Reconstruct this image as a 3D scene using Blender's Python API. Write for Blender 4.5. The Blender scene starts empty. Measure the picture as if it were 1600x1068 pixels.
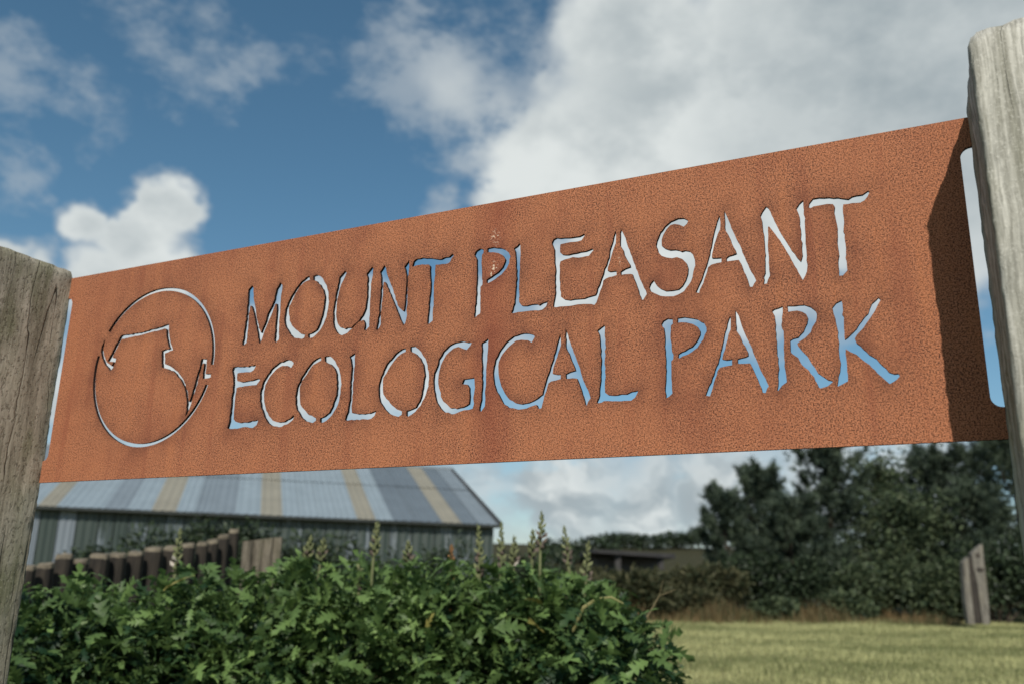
import bpy, math, random
import numpy as np
from mathutils import Matrix, Vector
from mathutils import geometry as mgeo

S = bpy.context.scene
COL = S.collection
rng = np.random.default_rng(7)
random.seed(7)
R = math.radians

# ------------------------------------------------------------------ camera
FPX = 1398.0                       # focal length in pixels of a 1600 px wide frame
PITCH, ROLL = R(15.485), R(1.222)
CAMZ = 0.95
cp, sp, cr, sr = math.cos(PITCH), math.sin(PITCH), math.cos(ROLL), math.sin(ROLL)
fw = np.array([0, cp, sp]); up0 = np.array([0, -sp, cp]); rt0 = np.array([1., 0, 0])
rt = rt0 * cr + up0 * sr
up = -rt0 * sr + up0 * cr
cam = bpy.data.cameras.new('camera')
cam.sensor_width = 36.0
cam.sensor_fit = 'HORIZONTAL'
cam.lens = FPX / 1600 * 36
cam.clip_start = 0.05
cam.clip_end = 3000
cam.dof.use_dof = True
cam.dof.focus_distance = 1.62
cam.dof.aperture_fstop = 3.7
cam_ob = bpy.data.objects.new('camera', cam)
COL.objects.link(cam_ob)
cam_ob.matrix_world = Matrix(((rt[0], up[0], -fw[0], 0), (rt[1], up[1], -fw[1], 0), (rt[2], up[2], -fw[2], CAMZ), (0, 0, 0, 1)))
S.camera = cam_ob


def ray(px, py):
    return rt * (px - 800) / FPX + up * (534 - py) / FPX + fw


def at(px, py, y):
    d = ray(px, py)
    return d * (y / d[1]) + np.array([0, 0, CAMZ])


# sign plane: U along the sign (to the right), N out of its face
YAW = R(-25.618)
U = np.array([math.cos(YAW), math.sin(YAW), 0])
N = np.array([math.sin(YAW), -math.cos(YAW), 0])
Z = np.array([0, 0, 1.])
P0 = ray(112, 436) * 2.23 + np.array([0, 0, CAMZ])
P0z = P0[2]
ORG = np.array([P0[0], P0[1], 0.])


def on_sign(px, py, n=0.0):
    d = ray(px, py); c = np.array([0, 0, CAMZ])
    t = ((ORG - c).dot(N) + n) / d.dot(N)
    q = c + d * t
    return (q - ORG).dot(U), q[2]


# ------------------------------------------------------------------ sun, sky
sun_dir = N * 1.0 + U * 0.385 + Z * 0.95
sun_dir = sun_dir / np.linalg.norm(sun_dir)
SUN_EL = math.asin(sun_dir[2])
sun = bpy.data.lights.new('sun', 'SUN')
sun.energy = 4.6
sun.angle = R(0.53)
sun.color = (1.0, 0.93, 0.83)
sun_ob = bpy.data.objects.new('sun', sun)
COL.objects.link(sun_ob)
sun_ob.rotation_euler = Vector(sun_dir).to_track_quat('Z', 'Y').to_euler()

world = bpy.data.worlds.new('World')
S.world = world
world.use_nodes = True
S.view_settings.view_transform = 'Standard'
S.view_settings.look = 'None'
S.view_settings.exposure = 0.0
S.view_settings.gamma = 1.0
S.view_settings.use_curve_mapping = False


class NT:
    """small helper for node trees"""
    def __init__(self, tree):
        self.t = tree
        self.n = tree.nodes
        self.n.clear()

    def new(self, typ, **kw):
        nd = self.n.new(typ)
        for k, v in kw.items():
            setattr(nd, k, v)
        return nd

    def link(self, a, b):
        self.t.links.new(a, b)

    def put(self, sock, v):
        if isinstance(v, bpy.types.NodeSocket):
            self.t.links.new(v, sock)
        elif v is not None:
            sock.default_value = v

    def math(self, op, a, b=None, c=None, clamp=False):
        nd = self.n.new('ShaderNodeMath'); nd.operation = op; nd.use_clamp = clamp
        self.put(nd.inputs[0], a)
        if b is not None: self.put(nd.inputs[1], b)
        if c is not None: self.put(nd.inputs[2], c)
        return nd.outputs[0]

    def vmath(self, op, a, b=None):
        nd = self.n.new('ShaderNodeVectorMath'); nd.operation = op
        self.put(nd.inputs[0], a)
        if b is not None: self.put(nd.inputs[1], b)
        return nd.outputs['Value'] if op in ('DOT_PRODUCT', 'LENGTH') else nd.outputs[0]

    def noise(self, vec, scale, detail=2, rough=0.5, dist=0.0, out=0):
        nd = self.n.new('ShaderNodeTexNoise')
        self.put(nd.inputs['Vector'], vec)
        nd.inputs['Scale'].default_value = scale
        nd.inputs['Detail'].default_value = detail
        nd.inputs['Roughness'].default_value = rough
        nd.inputs['Distortion'].default_value = dist
        return nd.outputs[out]

    def maprange(self, v, a, b, c=0.0, d=1.0, smooth=False):
        nd = self.n.new('ShaderNodeMapRange')
        nd.interpolation_type = 'SMOOTHSTEP' if smooth else 'LINEAR'
        self.put(nd.inputs[0], v)
        for i, x in zip((1, 2, 3, 4), (a, b, c, d)):
            self.put(nd.inputs[i], x)
        return nd.outputs[0]

    def mix(self, f, a, b, blend='MIX'):
        nd = self.n.new('ShaderNodeMix'); nd.data_type = 'RGBA'; nd.blend_type = blend
        self.put(nd.inputs[0], f)
        self.put(nd.inputs[6], a if not isinstance(a, tuple) else (*a[:3], 1))
        self.put(nd.inputs[7], b if not isinstance(b, tuple) else (*b[:3], 1))
        return nd.outputs[2]

    def scale(self, vec, s):
        nd = self.n.new('ShaderNodeMapping')
        self.put(nd.inputs['Vector'], vec)
        nd.inputs['Scale'].default_value = s
        return nd.outputs[0]


def build_world():
    t = NT(world.node_tree)
    out = t.new('ShaderNodeOutputWorld')
    sky = t.new('ShaderNodeTexSky')
    sky.sky_type = 'NISHITA'
    sky.sun_disc = False
    sky.sun_elevation = SUN_EL
    sky.sun_rotation = math.atan2(sun_dir[0], sun_dir[1])
    sky.air_density = 1.0
    sky.dust_density = 0.6
    sky.ozone_density = 2.2
    tc = t.new('ShaderNodeTexCoord')
    d = tc.outputs['Generated']
    w1 = t.noise(d, 7.0, 4, 0.55, out=1)
    w2 = t.vmath('SUBTRACT', w1, (0.5, 0.5, 0.5))
    nd = t.new('ShaderNodeVectorMath', operation='SCALE')
    t.link(w2, nd.inputs[0]); nd.inputs['Scale'].default_value = 0.16
    dw = t.vmath('NORMALIZE', t.vmath('ADD', d, nd.outputs[0]))
    # cloud masses: direction of each (given by where it shows in the photograph), radius, weight
    blobs = [
        # cumulus on the left
        (136, 332, 62, 1.0), (262, 330, 76, 1.1), (212, 352, 72, 1.0), (235, 392, 82, 1.0), (165, 428, 80, .95), (265, 435, 78, .95), (235, 590, 200, .85),
        # wisps, top left
        (265, 40, 120, .40), (345, 100, 90, .36), (150, 150, 75, .40), (5, 110, 85, .38), (10, 250, 65, .36), (22, 402, 88, 1.1), (450, 60, 90, .20), (230, 5, 80, .30),
        # veil left of the big cloud
        (650, 70, 150, .46), (710, 140, 120, .62), (745, 225, 90, .58), (800, 190, 110, .62), (790, 40, 80, .42), (815, 300, 80, .7), (620, 10, 110, .36), (690, 325, 70, .5),
        # the big cloud
        (960, 60, 175, 1.1), (1060, 170, 260, 1.2), (900, 270, 190, 1.1), (1250, 120, 330, 1.3), (1500, 80, 380, 1.3), (1150, 330, 260, 1.2), (1450, 330, 215, 1.1), (860, 320, 130, 1.0),
        (1000, 420, 190, .9), (1180, 470, 110, .75),
        # behind the sign, seen through its letters
        (455, 560, 160, .9), (640, 600, 170, .75), (720, 500, 110, .65), (560, 470, 75, .8),
        # low bank under the sign
        (880, 775, 150, .8), (1010, 770, 130, .75), (1130, 755, 140, .8), (1290, 745, 120, .75), (1440, 735, 150, .8), (740, 770, 120, .6), (90, 590, 120, .8), (800, 565, 130, .62), (880, 470, 120, .85),
        # the sky to the right and left of the frame goes on the same way
        (1900, 150, 420, .9), (2100, 600, 350, .7), (-250, 250, 250, .6), (-500, 600, 300, .7),
    ]
    acc = None
    for (px, py, r, w) in blobs:
        c = ray(px, py); L = np.linalg.norm(c); c = c / L
        rr = r / FPX / L
        dp = t.vmath('DOT_PRODUCT', dw, tuple(c))
        # w * (1 - 2(1-dot)/r^2)
        k = 2.0 / rr ** 2
        v = t.math('MULTIPLY_ADD', dp, w * k, w * (1.0 - k))
        if acc is None:
            acc = v
        else:
            nd = t.new('ShaderNodeMath', operation='SMOOTH_MAX')
            t.link(acc, nd.inputs[0]); t.link(v, nd.inputs[1]); nd.inputs[2].default_value = 0.25
            acc = nd.outputs[0]
    sep = t.new('ShaderNodeSeparateXYZ'); t.link(d, sep.inputs[0])
    z = sep.outputs[2]
    # scattered small clouds everywhere else, thickening towards the horizon
    gen = t.math('MULTIPLY', t.math('SUBTRACT', t.noise(d, 3.3, 3, 0.5), 0.60), 2.2)
    low = t.maprange(z, 0.02, 0.24, 0.42, -0.25)
    gen = t.math('ADD', gen, low)
    acc = t.math('MAXIMUM', acc, gen)
    acc = t.math('MAXIMUM', acc, -1.0)
    flat = t.scale(d, (1, 1, 1.7))
    f1 = t.noise(flat, 8.5, 9, 0.60, 0.25)
    f2 = t.noise(flat, 27.0, 5, 0.62)
    fb = t.math('ADD', t.math('MULTIPLY', t.math('SUBTRACT', f1, 0.5), 1.75), t.math('MULTIPLY', t.math('SUBTRACT', f2, 0.5), 0.85))
    dens = t.math('ADD', acc, fb)
    cov = t.maprange(dens, 0.08, 0.66, 0, 1, True)
    # thick parts are greyer below, thin edges white
    sh = t.noise(t.scale(d, (1, 1, 1.5)), 6.0, 5, 0.55)
    thick = t.maprange(acc, 0.45, 1.25, 0, 1, True)
    shade = t.math('MULTIPLY', t.maprange(sh, 0.36, 0.62, 0, 1, True), t.math('MULTIPLY_ADD', thick, 0.7, 0.3))
    gc = ray(1480, 60); gc = gc / np.linalg.norm(gc)         # the thick grey heart of the big cloud
    grey = t.maprange(t.vmath('DOT_PRODUCT', dw, tuple(gc)), 0.955, 0.998, 0.0, 0.85, True)
    shade = t.math('MAXIMUM', t.math('MULTIPLY', shade, 0.75), t.math('MULTIPLY', grey, t.maprange(t.noise(t.scale(d, (1, 1, 1.6)), 9.0, 6, 0.6), 0.34, 0.62, 0.62, 1.12)))
    # small lit heads and grey bases in the lower bank
    lowt = t.maprange(t.noise(t.scale(dw, (1, 1, 2.2)), 13.0, 5, 0.55), 0.38, 0.60, 0.0, 1.0, True)
    shade = t.math('MAXIMUM', shade, t.math('MULTIPLY', lowt, t.maprange(z, 0.10, 0.26, 0.95, 0.0)))
    ccol = t.mix(shade, (0.745, 0.785, 0.775), (0.335, 0.395, 0.425))
    ccol = t.mix(t.maprange(cov, 0.0, 0.8, 0.75, 0.0), ccol, (0.50, 0.56, 0.60))
    ccol = t.mix(t.maprange(acc, 0.40, 0.80, 0.8, 0.0, True), ccol, (0.40, 0.46, 0.51))
    ccol = t.mix(t.maprange(z, 0.0, 0.18, 0.25, 0.0), ccol, (0.50, 0.57, 0.61))
    hs = t.new('ShaderNodeHueSaturation')
    hs.inputs['Saturation'].default_value = 1.13
    hs.inputs['Hue'].default_value = 0.483
    t.link(sky.outputs[0], hs.inputs['Color'])
    b1 = t.new('ShaderNodeBackground'); b1.inputs[1].default_value = 0.093
    t.link(hs.outputs[0], b1.inputs[0])
    b2 = t.new('ShaderNodeBackground'); b2.inputs[1].default_value = 1.0
    t.link(ccol, b2.inputs[0])
    mx = t.new('ShaderNodeMixShader')
    t.link(t.math('MULTIPLY', cov, t.maprange(acc, 0.30, 0.80, 0.50, 0.985, True)), mx.inputs[0])
    t.link(b1.outputs[0], mx.inputs[1]); t.link(b2.outputs[0], mx.inputs[2])
    t.link(mx.outputs[0], out.inputs[0])


build_world()


# ------------------------------------------------------------------ object helpers
def tag(o, label=None, cat=None, group=None, kind=None):
    if label: o['label'] = label
    if cat: o['category'] = cat
    if group: o['group'] = group
    if kind: o['kind'] = kind
    return o


def empty(name, loc, label, cat, group=None, rz=0.0):
    o = bpy.data.objects.new(name, None)
    o.empty_display_size = 0.1
    COL.objects.link(o)
    o.location = tuple(loc); o.rotation_euler = (0, 0, rz)
    return tag(o, label, cat, group)


def link(name, me, parent=None):
    o = bpy.data.objects.new(name, me)
    COL.objects.link(o)
    if parent is not None: o.parent = parent
    return o


def tri_mesh(name, V, F, mats, mi=None, tint=None, smooth=False):
    """V (n,3), F (m,3) or (m,4) -> mesh, fast"""
    V = np.asarray(V, np.float32); F = np.asarray(F, np.int32)
    me = bpy.data.meshes.new(name)
    k = F.shape[1]
    me.vertices.add(len(V)); me.vertices.foreach_set('co', V.ravel())
    me.loops.add(F.size); me.loops.foreach_set('vertex_index', F.ravel())
    me.polygons.add(len(F))
    me.polygons.foreach_set('loop_start', np.arange(0, F.size, k, dtype=np.int32))
    me.polygons.foreach_set('loop_total', np.full(len(F), k, np.int32))
    for m in (mats if isinstance(mats, (list, tuple)) else [mats]):
        me.materials.append(m)
    if mi is not None: me.polygons.foreach_set('material_index', np.asarray(mi, np.int32))
    me.polygons.foreach_set('use_smooth', np.full(len(F), smooth, bool))
    if tint is not None:
        a = me.attributes.new('tint', 'FLOAT', 'POINT')
        a.data.foreach_set('value', np.asarray(tint, np.float32))
    me.update(calc_edges=True)
    return me


def rots(yaw, pitch, roll):
    """arrays -> (m,3,3): Rz(yaw) @ Ry(-pitch) @ Rx(roll); local +X is the pointing axis"""
    cy, sy = np.cos(yaw), np.sin(yaw); c2, s2 = np.cos(pitch), np.sin(pitch); c3, s3 = np.cos(roll), np.sin(roll)
    z = np.zeros_like(cy); o = np.ones_like(cy)
    A = np.stack([np.stack([cy, -sy, z], -1), np.stack([sy, cy, z], -1), np.stack([z, z, o], -1)], -2)
    B = np.stack([np.stack([c2, z, -s2], -1), np.stack([z, o, z], -1), np.stack([s2, z, c2], -1)], -2)
    C = np.stack([np.stack([o, z, z], -1), np.stack([z, c3, -s3], -1), np.stack([z, s3, c3], -1)], -2)
    return A @ B @ C


def scatter(V, F, pos, rot, scl):
    m, n = len(pos), len(V)
    W = np.einsum('mij,nj->mni', rot, V) * np.asarray(scl).reshape(m, 1, -1) + pos[:, None, :]
    G = F[None] + (np.arange(m) * n)[:, None, None]
    return W.reshape(-1, 3), G.reshape(-1, F.shape[1])


class MB:
    """collects boxes, tubes and polygons into one mesh (quads and n-gons)"""
    def __init__(self):
        self.v = []; self.f = []; self.m = []

    def add(self, vs, fs, mi=0):
        b = len(self.v)
        self.v += [tuple(map(float, p)) for p in vs]
        self.f += [tuple(i + b for i in f) for f in fs]
        self.m += [mi] * len(fs)

    def hexa(self, a, mi=0):
        """8 points: bottom ring 0-3, top ring 4-7"""
        self.add(a, [(3, 2, 1, 0), (4, 5, 6, 7), (0, 1, 5, 4), (1, 2, 6, 5), (2, 3, 7, 6), (3, 0, 4, 7)], mi)

    def box(self, c, s, rz=0.0, mi=0):
        c = np.array(c, float); x, y, z = np.array(s) / 2.0
        ca, sa = math.cos(rz), math.sin(rz)
        p = [(-x, -y, -z), (x, -y, -z), (x, y, -z), (-x, y, -z), (-x, -y, z), (x, -y, z), (x, y, z), (-x, y, z)]
        self.hexa([(c[0] + q[0] * ca - q[1] * sa, c[1] + q[0] * sa + q[1] * ca, c[2] + q[2]) for q in p], mi)

    def tube(self, pts, rad, seg=7, mi=0, cap=True):
        pts = [np.array(p, float) for p in pts]
        rad = rad if hasattr(rad, '__len__') else [rad] * len(pts)
        vs = []
        for i, p in enumerate(pts):
            d = pts[min(i + 1, len(pts) - 1)] - pts[max(i - 1, 0)]
            d = d / (np.linalg.norm(d) + 1e-9)
            a = np.cross(d, (0, 0, 1.)) if abs(d[2]) < .95 else np.cross(d, (1., 0, 0))
            a /= np.linalg.norm(a); b = np.cross(d, a)
            for k in range(seg):
                an = 2 * math.pi * k / seg
                vs.append(p + rad[i] * (math.cos(an) * a + math.sin(an) * b))
        fs = []
        for i in range(len(pts) - 1):
            for k in range(seg):
                k2 = (k + 1) % seg
                fs.append((i * seg + k, i * seg + k2, (i + 1) * seg + k2, (i + 1) * seg + k))
        if cap:
            fs.append(tuple(range(seg - 1, -1, -1)))
            fs.append(tuple((len(pts) - 1) * seg + k for k in range(seg)))
        self.add(vs, fs, mi)

    def mesh(self, name, mats, smooth=False):
        me = bpy.data.meshes.new(name)
        me.from_pydata(self.v, [], self.f)
        for m in (mats if isinstance(mats, (list, tuple)) else [mats]): me.materials.append(m)
        me.polygons.foreach_set('material_index', np.array(self.m, np.int32))
        me.polygons.foreach_set('use_smooth', np.full(len(self.f), smooth, bool))
        me.update()
        return me


# ------------------------------------------------------------------ materials
def material(name):
    m = bpy.data.materials.new(name)
    m.use_nodes = True
    t = NT(m.node_tree)
    out = t.new('ShaderNodeOutputMaterial')
    b = t.new('ShaderNodeBsdfPrincipled')
    t.link(b.outputs[0], out.inputs[0])
    return m, t, b, out


def bump(t, b, h, strength, dist):
    nd = t.new('ShaderNodeBump')
    nd.inputs['Strength'].default_value = strength
    nd.inputs['Distance'].default_value = dist
    t.link(h, nd.inputs['Height'])
    t.link(nd.outputs[0], b.inputs['Normal'])


def objco(t):
    return t.new('ShaderNodeTexCoord').outputs['Object']


def rust_material():
    m, t, b, out = material('weathering_steel')
    co = objco(t)                                       # x along the sign, z up, metres
    n1 = t.noise(co, 470, 2, 0.55)
    n2 = t.noise(co, 270, 2, 0.5)
    n3 = t.noise(co, 9, 5, 0.55)
    n4 = t.noise(t.scale(co, (26, 26, 2.2)), 1.0, 4, 0.55)          # runs
    sp = t.math('ADD', t.math('MULTIPLY', n1, 0.72), t.math('MULTIPLY', n2, 0.28))
    base = t.mix(t.maprange(sp, 0.40, 0.585, 0, 1), (0.045, 0.017, 0.010), (0.465, 0.188, 0.100))
    hue = t.noise(co, 160, 2, 0.5)
    base = t.mix(t.maprange(hue, 0.42, 0.62, 0, 0.35), base, t.mix(1.0, base, (1.0, 0.82, 0.62), 'MULTIPLY'))
    base = t.mix(t.maprange(sp, 0.40, 0.52, 0, 1, True), base, t.mix(0.15, base, (0.33, 0.125, 0.06)))
    base = t.mix(t.maprange(n3, 0.35, 0.7, 0.0, 0.30), base, (0.44, 0.17, 0.078))
    base = t.mix(t.maprange(n4, 0.50, 0.74, 0.0, 0.42, True), base, (0.19, 0.055, 0.032))
    base = t.mix(t.maprange(t.noise(co, 5.5, 4, 0.6), 0.46, 0.74, 0.0, 0.36, True), base, (0.17, 0.05, 0.03))
    base = t.mix(t.maprange(n4, 0.28, 0.44, 0.16, 0.0, True), base, (0.52, 0.19, 0.072))
    # darker tone fading out from every cut edge
    at_ = t.new('ShaderNodeAttribute'); at_.attribute_name = 'edge_dark'
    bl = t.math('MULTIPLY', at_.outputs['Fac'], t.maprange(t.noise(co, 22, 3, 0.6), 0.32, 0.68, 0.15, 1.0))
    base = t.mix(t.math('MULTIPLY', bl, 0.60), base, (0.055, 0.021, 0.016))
    # darker red run from the top edge through the second word, with pale specks
    sx = t.new('ShaderNodeSeparateXYZ'); t.link(co, sx.inputs[0])
    x = sx.outputs[0]
    run = t.math('SUBTRACT', 1.0, t.math('MULTIPLY', t.math('ABSOLUTE', t.math('SUBTRACT', t.math('ADD', x, t.math('MULTIPLY', n3, 0.05)), RUN_U + .025)), 18.0), clamp=True)
    base = t.mix(t.math('MULTIPLY', run, 0.42), base, (0.17, 0.036, 0.022))
    # small pale splashes
    vn = t.noise(co, 210, 2, 0.5)
    for (u, zz, r) in SPLASH:
        dx = t.math('SUBTRACT', x, u); dz = t.math('MULTIPLY', t.math('SUBTRACT', sx.outputs[2], zz), 0.6)
        dd = t.math('SQRT', t.math('ADD', t.math('MULTIPLY', dx, dx), t.math('MULTIPLY', dz, dz)))
        mk = t.math('MULTIPLY', t.maprange(dd, r * .3, r, 1.0, 0.0), t.maprange(vn, 0.54, 0.66, 0, 1))
        base = t.mix(mk, base, (0.62, 0.50, 0.38))
    t.link(base, b.inputs['Base Color'])
    b.inputs['Roughness'].default_value = 0.86
    b.inputs['Specular IOR Level'].default_value = 0.25
    bump(t, b, sp, 0.45, 0.0016)
    return m


def cut_material():
    m, t, b, out = material('cut_steel_edge')
    co = objco(t)
    n = t.noise(co, 120, 3, 0.6)
    t.link(t.mix(n, (0.010, 0.009, 0.011), (0.034, 0.022, 0.020)), b.inputs['Base Color'])
    b.inputs['Roughness'].default_value = 0.9
    b.inputs['Specular IOR Level'].default_value = 0.1
    return m


def wood_material(name, light, dark, crack, green, gamt=0.5, grain=1.0, seed=0.0, crackw=0.5, across=42.0, pits=1.0, bd=0.004):
    """weathered timber, grain along local z"""
    m, t, b, out = material(name)
    co = t.vmath('ADD', objco(t), (seed, seed * 1.7, seed * 0.6))
    wob = t.noise(t.scale(co, (5, 5, 2.0)), 1.0, 3, 0.5, out=1)
    nd = t.new('ShaderNodeVectorMath', operation='SCALE'); t.link(t.vmath('SUBTRACT', wob, (.5, .5, .5)), nd.inputs[0]); nd.inputs['Scale'].default_value = 0.05
    cw = t.vmath('ADD', co, nd.outputs[0])
    g1 = t.noise(t.scale(cw, (across, across, 2.2)), 1.0, 4, 0.6)
    g2 = t.noise(t.scale(cw, (across * 5, across * 5, 9)), 1.0, 3, 0.6)
    big = t.noise(t.scale(co, (7, 7, 3.2)), 1.0, 4, 0.6)
    fine = t.noise(co, 260, 2, 0.6)
    col = t.mix(t.maprange(g1, 0.32, 0.68, 0, 1), dark, light)
    col = t.mix(t.math('MULTIPLY', t.maprange(g2, 0.42, 0.72, 0, 0.55), grain), col, tuple(c * 0.45 for c in dark))
    col = t.mix(t.maprange(big, 0.46, 0.70, 0, gamt, True), col, green)
    col = t.mix(t.maprange(fine, 0.55, 0.75, 0, 0.35), col, tuple(min(1, c * 1.35) for c in light))
    # long thin drying cracks
    ck = t.noise(t.scale(cw, (across * .62, across * .62, 0.9)), 1.0, 2, 0.45)
    ck = t.math('ABSOLUTE', t.math('SUBTRACT', ck, 0.5))
    ckm = t.maprange(ck, 0.0, 0.016, 1.0, 0.0, True)
    ckm = t.math('MULTIPLY', ckm, t.maprange(t.noise(t.scale(co, (12, 12, 4)), 1.0, 2, 0.5), 0.44, 0.56, 0, 1, True))
    col = t.mix(t.math('MULTIPLY', ckm, crackw), col, crack)
    pitc = t.maprange(t.noise(t.scale(co, (150, 150, 75)), 1.0, 3, 0.65), 0.52, 0.66, 0, 0.5 * pits, True)
    col = t.mix(pitc, col, tuple(c * 0.4 for c in dark))
    t.link(col, b.inputs['Base Color'])
    b.inputs['Roughness'].default_value = 0.9
    b.inputs['Specular IOR Level'].default_value = 0.15
    h = t.math('ADD', t.math('MULTIPLY', g1, 0.5), t.math('MULTIPLY', g2, 0.30))
    h = t.math('ADD', h, t.math('MULTIPLY', fine, 0.12))
    h = t.math('SUBTRACT', h, t.math('MULTIPLY', ckm, 1.0))
    pit = t.maprange(t.noise(t.scale(co, (150, 150, 75)), 1.0, 3, 0.65), 0.52, 0.66, 0, 1, True)
    h = t.math('SUBTRACT', h, t.math('MULTIPLY', pit, 0.35 * pits))
    bump(t, b, h, 0.8, bd)
    return m


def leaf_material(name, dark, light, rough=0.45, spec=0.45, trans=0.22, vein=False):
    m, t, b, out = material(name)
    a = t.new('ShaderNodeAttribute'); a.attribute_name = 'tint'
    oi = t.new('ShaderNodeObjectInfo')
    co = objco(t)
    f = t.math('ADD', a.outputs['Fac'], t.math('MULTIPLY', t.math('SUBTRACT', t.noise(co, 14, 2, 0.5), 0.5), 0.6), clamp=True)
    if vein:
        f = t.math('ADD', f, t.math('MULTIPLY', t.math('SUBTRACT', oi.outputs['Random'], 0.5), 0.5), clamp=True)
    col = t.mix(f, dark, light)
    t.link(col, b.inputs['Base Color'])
    b.inputs['Roughness'].default_value = rough
    b.inputs['Specular IOR Level'].default_value = spec
    tr = t.new('ShaderNodeBsdfTranslucent')
    t.link(t.mix(0.5, col, light), tr.inputs[0])
    mx = t.new('ShaderNodeMixShader'); mx.inputs[0].default_value = trans
    t.link(b.outputs[0], mx.inputs[1]); t.link(tr.outputs[0], mx.inputs[2]); t.link(mx.outputs[0], out.inputs[0])
    return m


def plain_material(name, c1, c2, scale=8.0, rough=0.8, spec=0.3, stretch=(1, 1, 1), bmp=0.0):
    m, t, b, out = material(name)
    co = t.scale(objco(t), stretch)
    n = t.noise(co, scale, 5, 0.6)
    t.link(t.mix(t.maprange(n, 0.3, 0.7), c1, c2), b.inputs['Base Color'])
    b.inputs['Roughness'].default_value = rough
    b.inputs['Specular IOR Level'].default_value = spec
    if bmp: bump(t, b, n, 0.6, bmp)
    return m


RUN_U = on_sign(772, 420)[0]
SPLASH = [(*on_sign(774, 372), 0.013), (*on_sign(773, 417), 0.009), (*on_sign(768, 424), 0.010), (*on_sign(968, 407), 0.006)]
SPLASH = [(u, z - P0z + .5, r) for (u, z, r) in SPLASH]
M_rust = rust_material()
M_cut = cut_material()
M_post_r = wood_material('silvered_timber', (0.53, 0.52, 0.47), (0.20, 0.195, 0.155), (0.07, 0.065, 0.05), (0.25, 0.255, 0.16), 0.6, 1.1, 3.1, 0.55, 46, 0.35, 0.0022)
M_post_l = wood_material('lichened_timber', (0.43, 0.39, 0.32), (0.185, 0.165, 0.125), (0.022, 0.02, 0.015), (0.12, 0.125, 0.065), 0.8, 0.9, 9.4, 0.95, 30)

# ------------------------------------------------------------------ ground
def gz(x, y):
    x = np.asarray(x, float); y = np.asarray(y, float)
    z = 0.028 * np.maximum(y - 4, 0)
    s = np.clip((y - 36) / 58, 0, 1); z = z + 3.0 * s * s * (3 - 2 * s)
    z = z + 0.02 * np.sin(x * 0.9 + y * 0.4) + 0.012 * np.sin(x * 2.3 - y * 1.1)
    z = np.where(y > 150, z - 0.028 * np.maximum(y - 150, 0), z)
    return z


def ground():
    m, t, b, out = material('grass_ground')
    co = objco(t)
    n1 = t.noise(co, 0.9, 4, 0.6); n2 = t.noise(co, 7, 4, 0.65); n3 = t.noise(co, 40, 3, 0.6)
    col = t.mix(t.maprange(n1, 0.35, 0.65), (0.13, 0.14, 0.055), (0.23, 0.22, 0.105))
    col = t.mix(t.maprange(n2, 0.4, 0.7, 0, 0.6), col, (0.30, 0.265, 0.14))
    col = t.mix(t.maprange(n3, 0.4, 0.7, 0, 0.45), col, (0.075, 0.09, 0.03))
    sx = t.new('ShaderNodeSeparateXYZ'); t.link(co, sx.inputs[0])
    far = t.math('ADD', sx.outputs[1], t.math('MULTIPLY', n1, 14.0))
    col = t.mix(t.maprange(far, 30, 42), col, t.mix(t.maprange(n2, .35, .65), (0.024, 0.030, 0.016), (0.060, 0.052, 0.026)))
    t.link(col, b.inputs['Base Color'])
    b.inputs['Roughness'].default_value = 0.95
    b.inputs['Specular IOR Level'].default_value = 0.1
    bump(t, b, n3, 0.6, 0.03)
    xs = np.unique(np.concatenate([np.linspace(-30, 30, 121), np.linspace(-900, -30, 30), np.linspace(30, 900, 30)]))
    ys = np.unique(np.concatenate([np.linspace(-12, 40, 105), np.linspace(40, 160, 61), np.linspace(160, 1200, 30), np.linspace(-300, -12, 12)]))
    X, Y = np.meshgrid(xs, ys)
    V = np.stack([X, Y, gz(X, Y)], -1).reshape(-1, 3)
    nx, ny = len(xs), len(ys)
    i = np.arange(nx * ny).reshape(ny, nx)
    F = np.stack([i[:-1, :-1], i[:-1, 1:], i[1:, 1:], i[1:, :-1]], -1).reshape(-1, 4)
    o = link('ground', tri_mesh('ground', V, F, m, smooth=True))
    tag(o, 'gently rising ground of grass and rough field', None, None, 'structure')


ground()

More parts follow.
